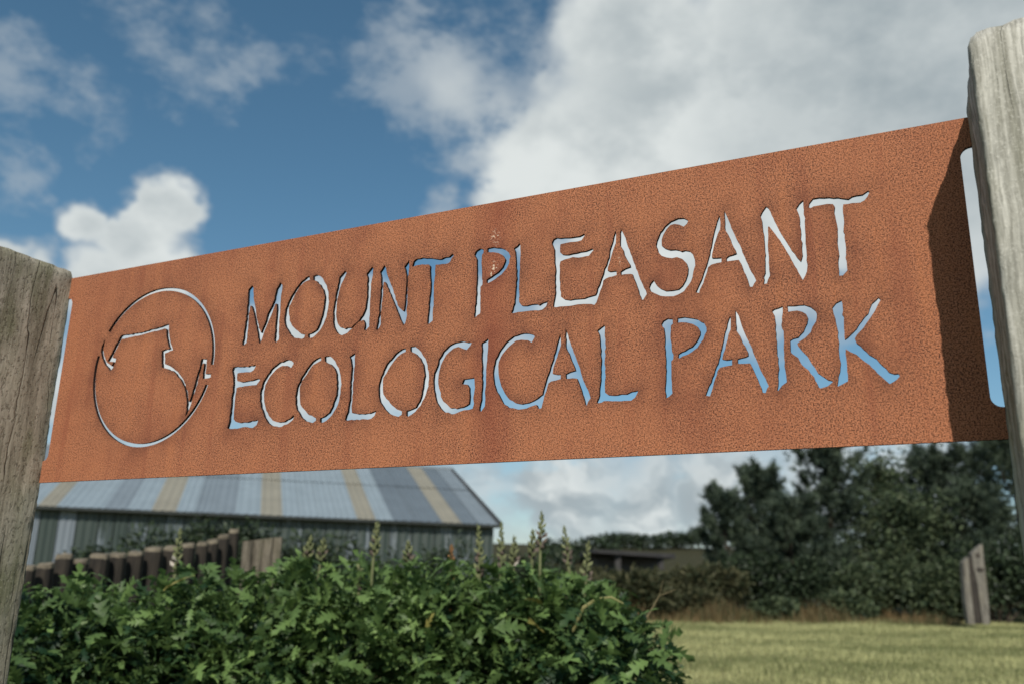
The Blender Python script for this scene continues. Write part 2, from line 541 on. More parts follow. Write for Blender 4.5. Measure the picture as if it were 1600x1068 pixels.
# ------------------------------------------------------------------ the sign plate
# outlines of the cut-outs, traced off enlargements: (origin x, origin y, enlargement, points)
A_ = (370, 415, 8.0); B_ = (520, 392, 8.0); C_ = (730, 375, 8.0); D_ = (850, 355, 8.0); E_ = (1000, 335, 8.0); F_ = (1180, 295, 7.12)
G_ = (350, 545, 8.0); H_ = (530, 530, 8.0); I_ = (670, 520, 8.0); J_ = (820, 505, 8.0); K_ = (1020, 485, 8.0); L_ = (1195, 460, 7.118); M_ = (140, 445, 8.0)
CUTS = [
 (A_, [(145,300),(195,243),(208,270),(213,430),(240,560),(266,720),(302,838),(350,720),(385,600),(430,515),(470,420),(488,330),(497,290),(543,205),(570,245),(562,330),(550,400),(545,470),(541,600),(528,700),(525,920),(490,957),(470,945),(482,740),(493,640),(500,540),(495,475),(482,478),(430,620),(370,760),(322,890),(292,970),(278,968),(262,860),(225,660),(190,520),(175,500),(165,520),(145,720),(120,960),(85,995),(65,985),(105,740),(135,480)]),
 (A_, [(910,130),(870,145),(800,205),(735,290),(680,380),(640,460),(610,540),(595,640),(598,720),(608,760),(632,795),(660,850),(700,895),(745,905),(810,915),(840,900),(852,860),(800,850),(740,800),(690,750),(660,690),(652,610),(655,510),(700,420),(740,340),(790,260),(840,210),(880,190),(912,180)]),
 (A_, [(955,130),(1000,115),(1040,130),(1075,160),(1100,215),(1125,250),(1145,330),(1152,450),(1140,540),(1120,640),(1085,730),(1030,820),(970,880),(910,905),(892,900),(890,855),(930,842),(995,800),(1035,715),(1065,620),(1085,520),(1097,420),(1098,380),(1080,300),(1040,235),(1000,195),(955,180)]),
 (B_, [(80,330),(155,245),(172,272),(140,350),(105,420),(75,520),(52,640),(46,740),(44,830),(62,910),(95,955),(150,975),(175,958),(230,960),(300,890),(370,805),(408,715),(422,610),(432,450),(433,330),(420,288),(492,195),(507,220),(490,350),(476,420),(478,460),(465,640),(462,800),(455,945),(405,997),(388,985),(398,900),(380,862),(320,890),(240,970),(180,1025),(110,1055),(60,1030),(22,970),(2,880),(0,760),(15,670),(18,640),(45,500),(72,390)]),
 (B_, [(590,265),(645,178),(660,200),(675,280),(700,350),(730,430),(780,560),(810,680),(880,755),(890,730),(905,600),(912,480),(918,300),(905,230),(893,200),(955,115),(957,160),(945,300),(938,420),(930,600),(920,750),(918,850),(905,900),(878,938),(830,820),(780,690),(720,540),(665,410),(650,388),(635,395),(628,480),(620,590),(608,700),(600,800),(598,920),(555,992),(540,985),(545,950),(575,800),(590,600),(603,400),(603,330)]),
 (B_, [(990,195),(1010,130),(1045,100),(1120,85),(1210,90),(1280,100),(1350,105),(1400,80),(1450,75),(1495,38),(1512,60),(1440,158),(1370,165),(1285,175),(1275,330),(1265,400),(1262,600),(1252,720),(1248,870),(1190,918),(1178,900),(1195,740),(1205,620),(1218,500),(1222,400),(1212,250),(1215,190),(1195,170),(1120,170),(1040,185),(1005,200)]),
 (C_, [(88,185),(110,140),(160,105),(205,122),(203,160),(185,190),(178,290),(185,420),(185,490),(192,510),(190,560),(165,590),(163,800),(160,920),(95,975),(85,950),(105,750),(118,500),(118,300),(118,240)]),
 (C_, [(250,155),(252,105),(320,90),(420,100),(470,120),(520,160),(540,210),(525,290),(490,360),(430,430),(350,490),(262,540),(240,535),(242,495),(300,460),(380,405),(440,340),(470,270),(475,240),(440,190),(390,165),(330,155)]),
 (C_, [(580,105),(655,38),(665,70),(662,260),(655,400),(650,560),(650,780),(680,820),(740,822),(800,805),(870,800),(895,815),(940,785),(1010,765),(985,830),(940,870),(850,880),(740,890),(640,900),(560,918),(548,905),(590,790),(600,650),(612,450),(608,300),(603,200),(598,140)]),
 (D_, [(95,200),(115,155),(155,132),(250,132),(350,128),(440,115),(505,82),(512,100),(470,165),(420,180),(330,188),(270,200),(205,215),(200,260),(200,315),(225,340),(300,345),(360,330),(450,310),(520,300),(605,265),(617,290),(560,360),(480,375),(400,380),(320,390),(260,405),(205,430),(195,480),(195,620),(200,780),(210,870),(250,900),(320,910),(430,895),(500,890),(640,845),(690,720),(740,580),(780,470),(815,330),(850,200),(870,110),(893,45),(900,70),(897,200),(870,270),(840,370),(815,460),(795,545),(820,555),(860,550),(905,545),(908,600),(850,620),(770,645),(740,670),(720,760),(690,840),(655,940),(630,972),(590,960),(500,960),(420,965),(320,985),(240,990),(118,1000),(112,980),(135,850),(135,600),(140,575),(130,380),(128,280),(115,250)]),
 (D_, [(950,-8),(962,25),(990,80),(1020,140),(1050,250),(1100,370),(1140,480),(1180,590),(1200,650),(1250,760),(1285,835),(1240,908),(1215,905),(1180,790),(1140,680),(1105,590),(1080,585),(1000,590),(958,600),(957,555),(1010,520),(1078,495),(1070,460),(1020,380),(990,290),(950,230)]),
 (E_, [(605,75),(585,120),(545,155),(490,130),(430,122),(380,135),(330,190),(290,260),(270,320),(272,395),(310,425),(370,445),(440,440),(490,450),(520,465),(560,450),(620,460),(660,500),(685,570),(690,640),(670,700),(655,790),(610,880),(550,960),(470,1005),(370,1025),(260,1020),(180,985),(130,960),(112,910),(130,865),(165,822),(190,860),(250,925),(320,955),(400,950),(480,935),(530,890),(570,820),(595,740),(600,670),(580,610),(530,560),(460,535),(400,550),(330,540),(270,520),(225,470),(198,390),(210,330),(250,230),(310,150),(380,90),(470,50),(540,45)]),
 (E_, [(997,20),(1000,60),(1000,190),(970,250),(945,330),(915,440),(900,500),(900,545),(960,545),(1018,540),(1018,600),(960,610),(890,630),(850,665),(820,770),(770,900),(740,982),(692,978),(740,870),(790,740),(840,600),(870,500),(900,350),(930,200),(960,90),(985,25)]),
 (E_, [(1050,-60),(1062,-20),(1100,60),(1130,130),(1160,210),(1220,340),(1280,480),(1330,590),(1370,680),(1420,760),(1452,830),(1405,908),(1370,905),(1330,780),(1280,660),(1235,570),(1190,575),(1080,590),(1078,545),(1110,520),(1205,488),(1190,440),(1140,350),(1110,270),(1065,200),(1057,60)]),
 (F_, [(55,300),(80,250),(120,195),(145,215),(180,290),(230,390),(270,470),(340,580),(400,680),(460,760),(505,808),(515,780),(518,650),(510,500),(495,400),(492,310),(455,220),(490,165),(533,125),(535,200),(555,330),(553,450),(560,560),(570,700),(570,800),(582,850),(575,920),(530,1015),(480,930),(420,820),(340,680),(250,545),(190,465),(155,420),(142,425),(145,520),(140,640),(150,740),(155,900),(165,965),(130,1055),(90,1060),(100,1010),(110,850),(105,650),(85,470),(75,360)]),
 (F_, [(590,210),(600,160),(640,110),(710,98),(820,95),(920,98),(960,105),(1035,115),(1120,75),(1190,65),(1255,20),(1272,40),(1215,130),(1170,155),(1080,160),(980,175),(975,260),(985,330),(985,420),(980,480),(995,500),(1005,620),(1010,740),(1005,770),(1020,850),(1025,910),(975,965),(930,968),(925,850),(928,690),(920,640),(915,470),(905,380),(878,260),(885,200),(865,172),(800,170),(720,185),(650,197),(620,215)]),
 (G_, [(100,265),(115,225),(150,215),(230,222),(350,210),(390,192),(398,210),(370,260),(330,285),(270,285),(210,290),(168,300),(162,350),(165,395),(215,410),(300,395),(440,365),(450,385),(405,445),(340,450),(260,458),(190,470),(155,485),(145,560),(130,720),(120,870),(140,900),(200,918),(300,910),(420,880),(425,900),(405,945),(360,980),(290,970),(240,970),(160,990),(50,992),(40,980),(65,900),(85,720),(100,560),(115,440),(115,340)]),
 (G_, [(870,170),(865,190),(840,230),(790,205),(730,205),(660,245),(600,310),(550,380),(515,450),(500,530),(500,620),(520,730),(560,830),(610,890),(680,912),(750,905),(810,870),(870,820),(880,840),(860,880),(790,935),(690,972),(610,960),(550,920),(505,850),(490,800),(460,730),(447,640),(448,560),(455,510),(470,480),(490,400),(540,320),(610,230),(700,160),(790,130),(840,140)]),
 (G_, [(1215,95),(1215,140),(1170,165),(1115,195),(1060,270),(1000,360),(950,460),(945,500),(948,600),(955,690),(1000,750),(1060,820),(1150,862),(1148,890),(1110,918),(1020,900),(970,855),(935,790),(905,750),(892,680),(890,590),(910,480),(960,360),(1030,250),(1100,160),(1160,115)]),
 (G_, [(1258,92),(1310,82),(1350,105),(1390,150),(1410,200),(1435,235),(1455,320),(1468,440),(1455,550),(1440,640),(1400,740),(1350,820),(1280,890),(1215,918),(1198,910),(1200,860),(1250,840),(1310,795),(1355,710),(1385,620),(1405,520),(1412,410),(1405,310),(1380,240),(1330,185),(1258,150)]),
 (H_, [(125,215),(195,165),(200,190),(195,320),(180,450),(172,580),(165,740),(155,860),(160,915),(230,930),(340,920),(380,920),(465,885),(440,950),(400,985),(320,992),(220,995),(80,1012),(70,995),(105,900),(120,790),(140,560),(150,400),(148,300),(140,240)]),
 (H_, [(830,105),(832,150),(780,175),(730,215),(670,290),(610,380),(550,480),(545,530),(552,680),(590,740),(660,820),(720,870),(785,895),(780,935),(740,962),(650,935),(590,890),(545,830),(510,780),(492,700),(490,600),(510,500),(550,390),(620,270),(700,180),(780,120)]),
 (H_, [(888,90),(940,82),(990,120),(1025,155),(1050,205),(1080,240),(1105,320),(1122,440),(1115,540),(1100,620),(1065,730),(1020,820),(950,900),(860,960),(838,955),(838,895),(880,878),(955,845),(1000,770),(1030,680),(1045,600),(1055,500),(1062,400),(1050,310),(1010,230),(960,180),(890,145)]),
 (I_, [(535,125),(520,155),(475,208),(430,195),(370,170),(310,190),(250,240),(190,320),(150,400),(130,480),(118,570),(118,630),(130,690),(150,790),(180,850),(230,890),(270,935),(340,942),(420,925),(500,880),(510,780),(505,680),(480,640),(410,635),(435,575),(500,565),(568,555),(572,640),(565,760),(555,810),(565,880),(548,940),(500,955),(440,960),(360,990),(280,1010),(200,990),(140,930),(95,860),(78,790),(60,700),(55,600),(65,500),(100,420),(120,330),(180,230),(250,160),(330,120),(420,100),(480,118),(510,112)]),
 (I_, [(660,125),(735,68),(748,85),(735,250),(720,420),(715,600),(705,780),(700,910),(655,975),(630,970),(630,930),(655,780),(668,600),(665,400),(660,250)]),
 (I_, [(1325,45),(1310,75),(1285,118),(1240,90),(1160,85),(1090,95),(1030,145),(960,215),(900,300),(875,360),(870,450),(880,560),(905,660),(950,750),(1010,830),(1080,870),(1160,885),(1240,870),(1310,840),(1400,775),(1418,765),(1450,640),(1510,460),(1560,280),(1600,140),(1625,60),(1645,5),(1650,70),(1652,150),(1620,240),(1585,350),(1555,440),(1548,505),(1600,515),(1650,512),(1648,570),(1600,585),(1530,600),(1495,625),(1470,720),(1440,800),(1410,930),(1385,945),(1362,930),(1348,895),(1335,895),(1260,920),(1180,945),(1120,952),(1060,935),(1000,930),(930,880),(890,800),(870,760),(830,680),(808,580),(800,490),(810,420),(830,330),(880,230),(960,120),(1060,40),(1180,5),(1240,5),(1300,20)]),
 (J_, [(503,60),(520,95),(545,160),(570,240),(610,360),(660,490),(700,610),(735,720),(790,830),(822,930),(775,1022),(755,1010),(730,910),(690,790),(650,685),(600,680),(512,690),(510,630),(560,605),(630,585),(620,545),(580,460),(550,370),(510,295)]),
 (J_, [(905,90),(995,20),(1003,50),(1005,250),(1000,450),(1003,600),(1010,660),(1000,780),(1003,860),(1040,890),(1110,895),(1200,880),(1270,880),(1330,850),(1415,832),(1415,850),(1380,920),(1330,960),(1200,968),(1090,968),(990,965),(960,985),(905,995),(898,975),(930,890),(940,750),(950,600),(955,450),(950,330),(938,220),(930,140)]),
 (K_, [(105,170),(130,130),(180,100),(248,105),(250,165),(225,190),(220,300),(235,420),(242,520),(258,550),(255,605),(230,630),(232,760),(238,900),(245,1030),(205,1070),(158,1097),(150,1000),(160,800),(162,640),(155,500),(150,330),(135,215),(112,195)]),
 (K_, [(305,155),(308,95),(390,82),(490,95),(560,110),(640,155),(670,215),(672,260),(630,360),(560,460),(480,520),(330,595),(315,585),(318,540),(400,500),(490,450),(550,380),(590,300),(590,255),(560,205),(500,170),(420,150),(350,148)]),
 (K_, [(965,70),(972,100),(972,240),(945,300),(915,420),(880,540),(868,605),(920,615),(992,605),(990,680),(920,690),(840,710),(810,750),(780,850),(750,960),(715,1066),(655,1058),(680,990),(740,840),(790,700),(840,560),(870,420),(900,270),(930,160),(950,100)]),
 (K_, [(1030,-5),(1050,30),(1090,120),(1115,200),(1160,310),(1220,430),(1270,560),(1320,670),(1345,740),(1410,850),(1450,940),(1410,1025),(1370,1022),(1330,910),(1270,770),(1215,655),(1160,660),(1060,662),(1057,605),(1100,590),(1192,560),(1190,520),(1120,400),(1085,310),(1040,245)]),
 (L_, [(80,185),(100,165),(198,130),(200,200),(190,260),(192,380),(210,410),(215,520),(215,700),(230,850),(245,970),(190,1010),(150,1065),(135,1065),(150,960),(150,850),(158,820),(145,750),(135,620),(132,520),(125,430),(112,280),(105,230)]),
 (L_, [(250,125),(330,125),(440,115),(510,140),(560,180),(578,215),(570,300),(530,360),(510,420),(450,480),(390,520),(360,545),(370,570),(430,640),(500,730),(550,800),(590,870),(650,910),(700,945),(750,955),(755,970),(700,1015),(620,1040),(600,1025),(560,950),(490,840),(405,770),(370,700),(310,660),(285,635),(280,510),(310,490),(370,475),(430,410),(470,320),(480,260),(460,220),(420,195),(360,180),(255,195)]),
 (L_, [(750,145),(790,95),(850,65),(862,100),(870,180),(860,225),(880,250),(880,370),(885,470),(890,500),(960,440),(1020,380),(1080,290),(1150,210),(1165,160),(1190,100),(1260,35),(1290,55),(1250,130),(1200,220),(1130,320),(1060,410),(1000,490),(1020,540),(1090,600),(1160,665),(1240,710),(1300,780),(1380,860),(1440,880),(1485,875),(1505,900),(1470,940),(1390,990),(1330,940),(1230,840),(1120,750),(1020,665),(960,640),(900,605),(905,700),(915,800),(925,960),(870,990),(815,1018),(805,1010),(820,900),(840,800),(830,700),(820,600),(825,530),(810,460),(815,410),(790,310),(760,200)]),
 (M_, [(990,490),(960,495),(800,550),(620,600),(500,615),(400,628),(380,650),(310,780),(225,945),(240,955),(300,957),(275,1010),(215,965),(180,880),(170,800),(195,690),(190,680),(150,770),(140,830),(155,910),(190,990),(260,1068),(290,1035),(325,950),(332,915),(285,905),(300,870),(360,750),(405,672),(500,655),(620,632),(760,592),(940,545),(958,555),(962,650),(980,730),(1000,790),(900,822),(905,1030),(980,1045),(1060,1090),(1130,1170),(1180,1260),(1200,1340),(1212,1430),(1210,1560),(1190,1645),(1222,1605),(1245,1545),(1275,1460),(1330,1280),(1385,1080),(1405,1000),(1418,975),(1432,975),(1420,1060),(1412,1165),(1430,1170),(1512,1150),(1517,1105),(1450,1108),(1455,1050),(1467,922),(1398,918),(1370,1050),(1340,1130),(1300,1280),(1243,1455),(1225,1320),(1200,1240),(1160,1160),(1100,1080),(1060,1050),(1000,1008),(942,985),(942,850),(1042,812),(1010,720),(995,610)]),
]
PL, PH, PT = 2.02, 0.505, 0.0064       # length, height, thickness
ZB = P0z - 0.5025                      # world height of the lower edge
# local plate coordinates: x along U from ORG, z up from ZB


def loc(px, py):
    u, z = on_sign(px, py)
    return u, z - P0z + 0.5


def roughen(poly, step=0.006, amp=0.0006):
    """subdivide an outline and leave it slightly ragged like the flame-cut originals"""
    o = []
    n = len(poly)
    for i in range(n):
        a = np.array(poly[i]); b = np.array(poly[(i + 1) % n])
        k = max(1, int(np.linalg.norm(b - a) / step))
        for j in range(k):
            p = a + (b - a) * j / k
            if j: p = p + rng.normal(size=2) * amp
            o.append(tuple(p))
    return o


def inside(poly, P):
    poly = np.asarray(poly); x, y = P[:, 0], P[:, 1]
    r = np.zeros(len(P), bool)
    x1, y1 = poly[:, 0], poly[:, 1]; x2, y2 = np.roll(x1, -1), np.roll(y1, -1)
    for a, b, c, d in zip(x1, y1, x2, y2):
        if b == d: continue
        r ^= ((b > y) != (d > y)) & (x < (c - a) * (y - b) / (d - b) + a)
    return r


def ring_arc(c, r, w, a0, a1, k=44):
    an = np.linspace(a0, a1, k)
    outer = [(c[0] + (r + w / 2) * math.cos(a), c[1] + (r + w / 2) * math.sin(a)) for a in an]
    inner = [(c[0] + (r - w / 2) * math.cos(a), c[1] + (r - w / 2) * math.sin(a)) for a in an[::-1]]
    return outer + inner


def build_sign():
    holes = []
    for (ox, oy, s), pts in CUTS:
        holes.append(roughen([loc(ox + x / s, oy + y / s) for x, y in pts]))
    # ring of the emblem: fit a circle to its traced outer edge
    pts = np.array([loc(*p) for p in [(271, 450.6), (245, 453), (142.5, 607), (147, 640), (180, 680), (215, 696), (250, 690), (338.7, 532), (330, 500), (300, 462), (205, 476), (169, 517)]])
    A = np.c_[2 * pts, np.ones(len(pts))]
    s = np.linalg.lstsq(A, (pts ** 2).sum(1), rcond=None)[0]
    c = s[:2]; r = math.sqrt(s[2] + c @ c)
    ang = lambda px, py: math.atan2(loc(px, py)[1] - c[1], loc(px, py)[0] - c[0])
    w = 0.0078
    a_ul, a_r = ang(169, 517), ang(334, 569)
    holes.append(ring_arc(c, r - w / 2, w, a_r, a_ul))
    a_l2, a_r2 = ang(151, 555), ang(326, 601)
    if a_l2 < 0: a_l2 += 2 * math.pi
    holes.append(ring_arc(c, r - w / 2, w, a_l2, a_r2 + 2 * math.pi))
    # outer outline with the two end notches that leave a tab above and below
    def notch(u, us, z0, z1, k=6, r=0.016):
        pts = [(u, z0)]
        sgn = 1 if us > u else -1
        for i in range(k + 1):
            a = i / k * math.pi / 2
            pts.append((us - sgn * r + sgn * r * math.sin(a), z0 + r - r * math.cos(a)))
        for i in range(k + 1):
            a = i / k * math.pi / 2
            pts.append((us - sgn * r + sgn * r * math.cos(a), z1 - r + r * math.sin(a)))
        pts.append((u, z1))
        return pts
    zl0, zl1 = 0.27 - .7234 + .5, 0.672 - .7234 + .5
    zr0, zr1 = 0.266 - .7234 + .5, 0.675 - .7234 + .5
    outer = [(-0.012, -.0035), (PL, -.0035)] + notch(PL, 1.984, zr0, zr1) + [(PL, .5015), (-0.012, .5015)] + notch(-0.012, 0.0165, zl0, zl1)[::-1]
    loops = [outer] + holes
    co = []; ed = []
    for L in loops:
        b = len(co)
        co += [Vector(p) for p in L]
        ed += [(b + i, b + (i + 1) % len(L)) for i in range(len(L))]
    nb = len(co)
    seg = np.array([(p.x, p.y) for p in co])
    # fill points, so that the darker tone at the cuts can be stored per vertex
    g = 0.0075
    gx, gy = np.meshgrid(np.arange(0, 2.01, g), np.arange(0.004, .5, g))
    gp = np.stack([gx.ravel(), gy.ravel()], -1) + rng.normal(size=(gx.size, 2)) * g * .15
    hseg = seg[len(outer):]
    def dist(P):
        d = np.empty(len(P))
        for i in range(0, len(P), 2000):
            q = P[i:i + 2000]
            d[i:i + 2000] = np.sqrt(((q[:, None] - hseg[None]) ** 2).sum(-1)).min(1)
        return d
    dg = dist(gp)
    ok = dg > 0.004
    for L in holes: ok &= ~inside(L, gp)
    ok &= inside(outer, gp)
    gp = gp[ok]
    allco = co + [Vector(p) for p in gp]
    vs, es, fs, ov, oe, of = mgeo.delaunay_2d_cdt(allco, ed, [], 0, 1e-6)
    V2 = np.array([(v.x, v.y) for v in vs])
    F = np.array([f for f in fs if len(f) == 3])
    cen = V2[F].mean(1)
    keep = inside(outer, cen)
    for L in holes: keep &= ~inside(L, cen)
    F = F[keep]
    a, b_, c_ = V2[F[:, 0]], V2[F[:, 1]], V2[F[:, 2]]
    cross = (b_[:, 0] - a[:, 0]) * (c_[:, 1] - a[:, 1]) - (b_[:, 1] - a[:, 1]) * (c_[:, 0] - a[:, 0])
    F[cross < 0] = F[cross < 0][:, ::-1]
    n = len(V2)
    front = np.c_[V2[:, 0], np.zeros(n), V2[:, 1]]           # local -y is the face
    back = np.c_[V2[:, 0], np.full(n, PT), V2[:, 1]]
    # boundary edges (used once)
    E = np.concatenate([F[:, [0, 1]], F[:, [1, 2]], F[:, [2, 0]]])
    key = np.sort(E, 1); kk = key[:, 0].astype(np.int64) * n + key[:, 1]
    uq, idx, cnt = np.unique(kk, return_index=True, return_counts=True)
    BE = E[idx[cnt == 1]]
    # walls with their own vertices
    wv = np.concatenate([front[BE[:, 0]], front[BE[:, 1]], back[BE[:, 1]], back[BE[:, 0]]])
    k = len(BE); o = 2 * n; ar = np.arange(k)
    W1 = np.stack([o + ar, o + 3 * k + ar, o + 2 * k + ar], -1); W2 = np.stack([o + ar, o + 2 * k + ar, o + k + ar], -1)
    V = np.concatenate([front, back, wv])
    FF = np.concatenate([F, F[:, ::-1] + n, W1, W2])
    mi = np.concatenate([np.zeros(2 * len(F)), np.ones(2 * k)])
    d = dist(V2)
    edge_dark = np.exp(-d / 0.019)
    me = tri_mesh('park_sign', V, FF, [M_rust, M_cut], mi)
    at_ = me.attributes.new('edge_dark', 'FLOAT', 'POINT')
    at_.data.foreach_set('value', np.concatenate([edge_dark, edge_dark, np.ones(len(wv))]).astype(np.float32))
    ob = link('park_sign', me)
    ob.matrix_world = Matrix(((U[0], -N[0], 0, ORG[0]), (U[1], -N[1], 0, ORG[1]), (0, 0, 1, P0z - .5), (0, 0, 0, 1)))
    tag(ob, 'rusty steel plate sign with stencil-cut words and a round emblem, between two timber posts', 'sign')


build_sign()


# ------------------------------------------------------------------ the two posts of the sign
def sign_post(name, u0, u1, n0, n1, ztop, slope, mat, label, chamfer, seed):
    """squared timber between u0..u1 along the sign and n0..n1 out of it"""
    r = np.random.default_rng(seed)
    cx, cy = (u0 + u1) / 2, (n0 + n1) / 2
    hx, hy = (u1 - u0) / 2, (n1 - n0) / 2
    # perimeter with small rounded corners; local x = U, local y = -N
    per = []
    def corner(sx, sy, c):
        k = 4
        a0 = {(1, 1): 0, (-1, 1): 90, (-1, -1): 180, (1, -1): 270}[(sx, sy)]
        for i in range(k + 1):
            a = R(a0 + 90 * i / k)
            per.append((sx * (hx - c) + c * math.cos(a), sy * (hy - c) + c * math.sin(a)))
    ch = chamfer
    corner(1, 1, ch[0]); side = lambda p, q, k: [tuple(np.array(p) + (np.array(q) - np.array(p)) * i / k) for i in range(1, k)]
    out = []
    pcs = [(1, 1, ch[0]), (-1, 1, ch[1]), (-1, -1, ch[2]), (1, -1, ch[3])]
    per.clear()
    cs = []
    for q in pcs:
        per.clear(); corner(*q); cs.append(list(per))
    for i in range(4):
        out += cs[i]
        out += side(cs[i][-1], cs[(i + 1) % 4][0], 12)
    P = np.array(out)
    zs = np.concatenate([np.linspace(-0.25, 0.75, 26), np.linspace(0.78, ztop, 60)])
    V = []
    ph = r.uniform(0, 6, 8)
    lobes = np.stack([np.cos(np.arctan2(P[:, 1], P[:, 0]) * k + ph[k]) for k in range(8)], -1)
    for z in zs:
        tt = (z - zs[0]) / (ztop - zs[0])
        end = max(0.0, 1 - (ztop - z) / 0.02)
        wob = 0.0006 * (lobes[:, 3] * math.sin(z * 5 + ph[0]) + lobes[:, 5] * math.sin(z * 11 + ph[1]) + lobes[:, 7] * math.sin(z * 23 + ph[2]))
        # adzed, nicked arrises
        nick = 0.0009 * r.normal(size=len(P))
        L = np.linalg.norm(P, axis=1)
        q = P * ((L + wob + nick - 0.006 * end ** 2.5) / L)[:, None]
        zz = z + (slope * q[:, 0] if tt > 0.0 else 0) * max(0, (z - 1.2) / max(0.01, ztop - 1.2)) + 0.0015 * r.normal(size=len(P)) * (1 if z > ztop - .004 else 0)
        V.append(np.c_[q, zz])
    m = len(P); V = np.concatenate(V)
    F = []
    for i in range(len(zs) - 1):
        for k in range(m):
            k2 = (k + 1) % m
            F.append((i * m + k, i * m + k2, (i + 1) * m + k2, (i + 1) * m + k))
    b = (len(zs) - 1) * m
    cz = V[b:].mean(0); cz[2] += 0.002
    top = list(range(b, b + m))
    me = bpy.data.meshes.new(name)
    Vt = [tuple(v) for v in V] + [tuple(cz)]
    Ft = F + [(top[k], top[(k + 1) % m], len(Vt) - 1) for k in range(m)]
    me.from_pydata(Vt, [], Ft)
    me.materials.append(mat)
    me.polygons.foreach_set('use_smooth', np.full(len(Ft), True, bool))
    me.update()
    o = link(name, me)
    p = ORG + U * cx + N * cy
    o.matrix_world = Matrix(((U[0], -N[0], 0, p[0]), (U[1], -N[1], 0, p[1]), (0, 0, 1, 0), (0, 0, 0, 1)))
    return tag(o, label, 'post', 'posts holding the sign')


ZT_L = CAMZ + 0.7405
ZT_R = CAMZ + 0.769
sign_post('timber_post', -0.21, 0.0, -0.004, 0.215, ZT_L, 0.02, M_post_l, 'dark lichen-stained timber post with straight-cut top holding the left end of the rusty sign', (0.004, 0.004, 0.012, 0.006), 3)
sign_post('timber_post', 2.001, 2.203, -0.012, 0.195, ZT_R, 0.19, M_post_r, 'pale silvery sunlit timber post with slanting top holding the right end of the rusty sign', (0.008, 0.010, 0.008, 0.008), 5)

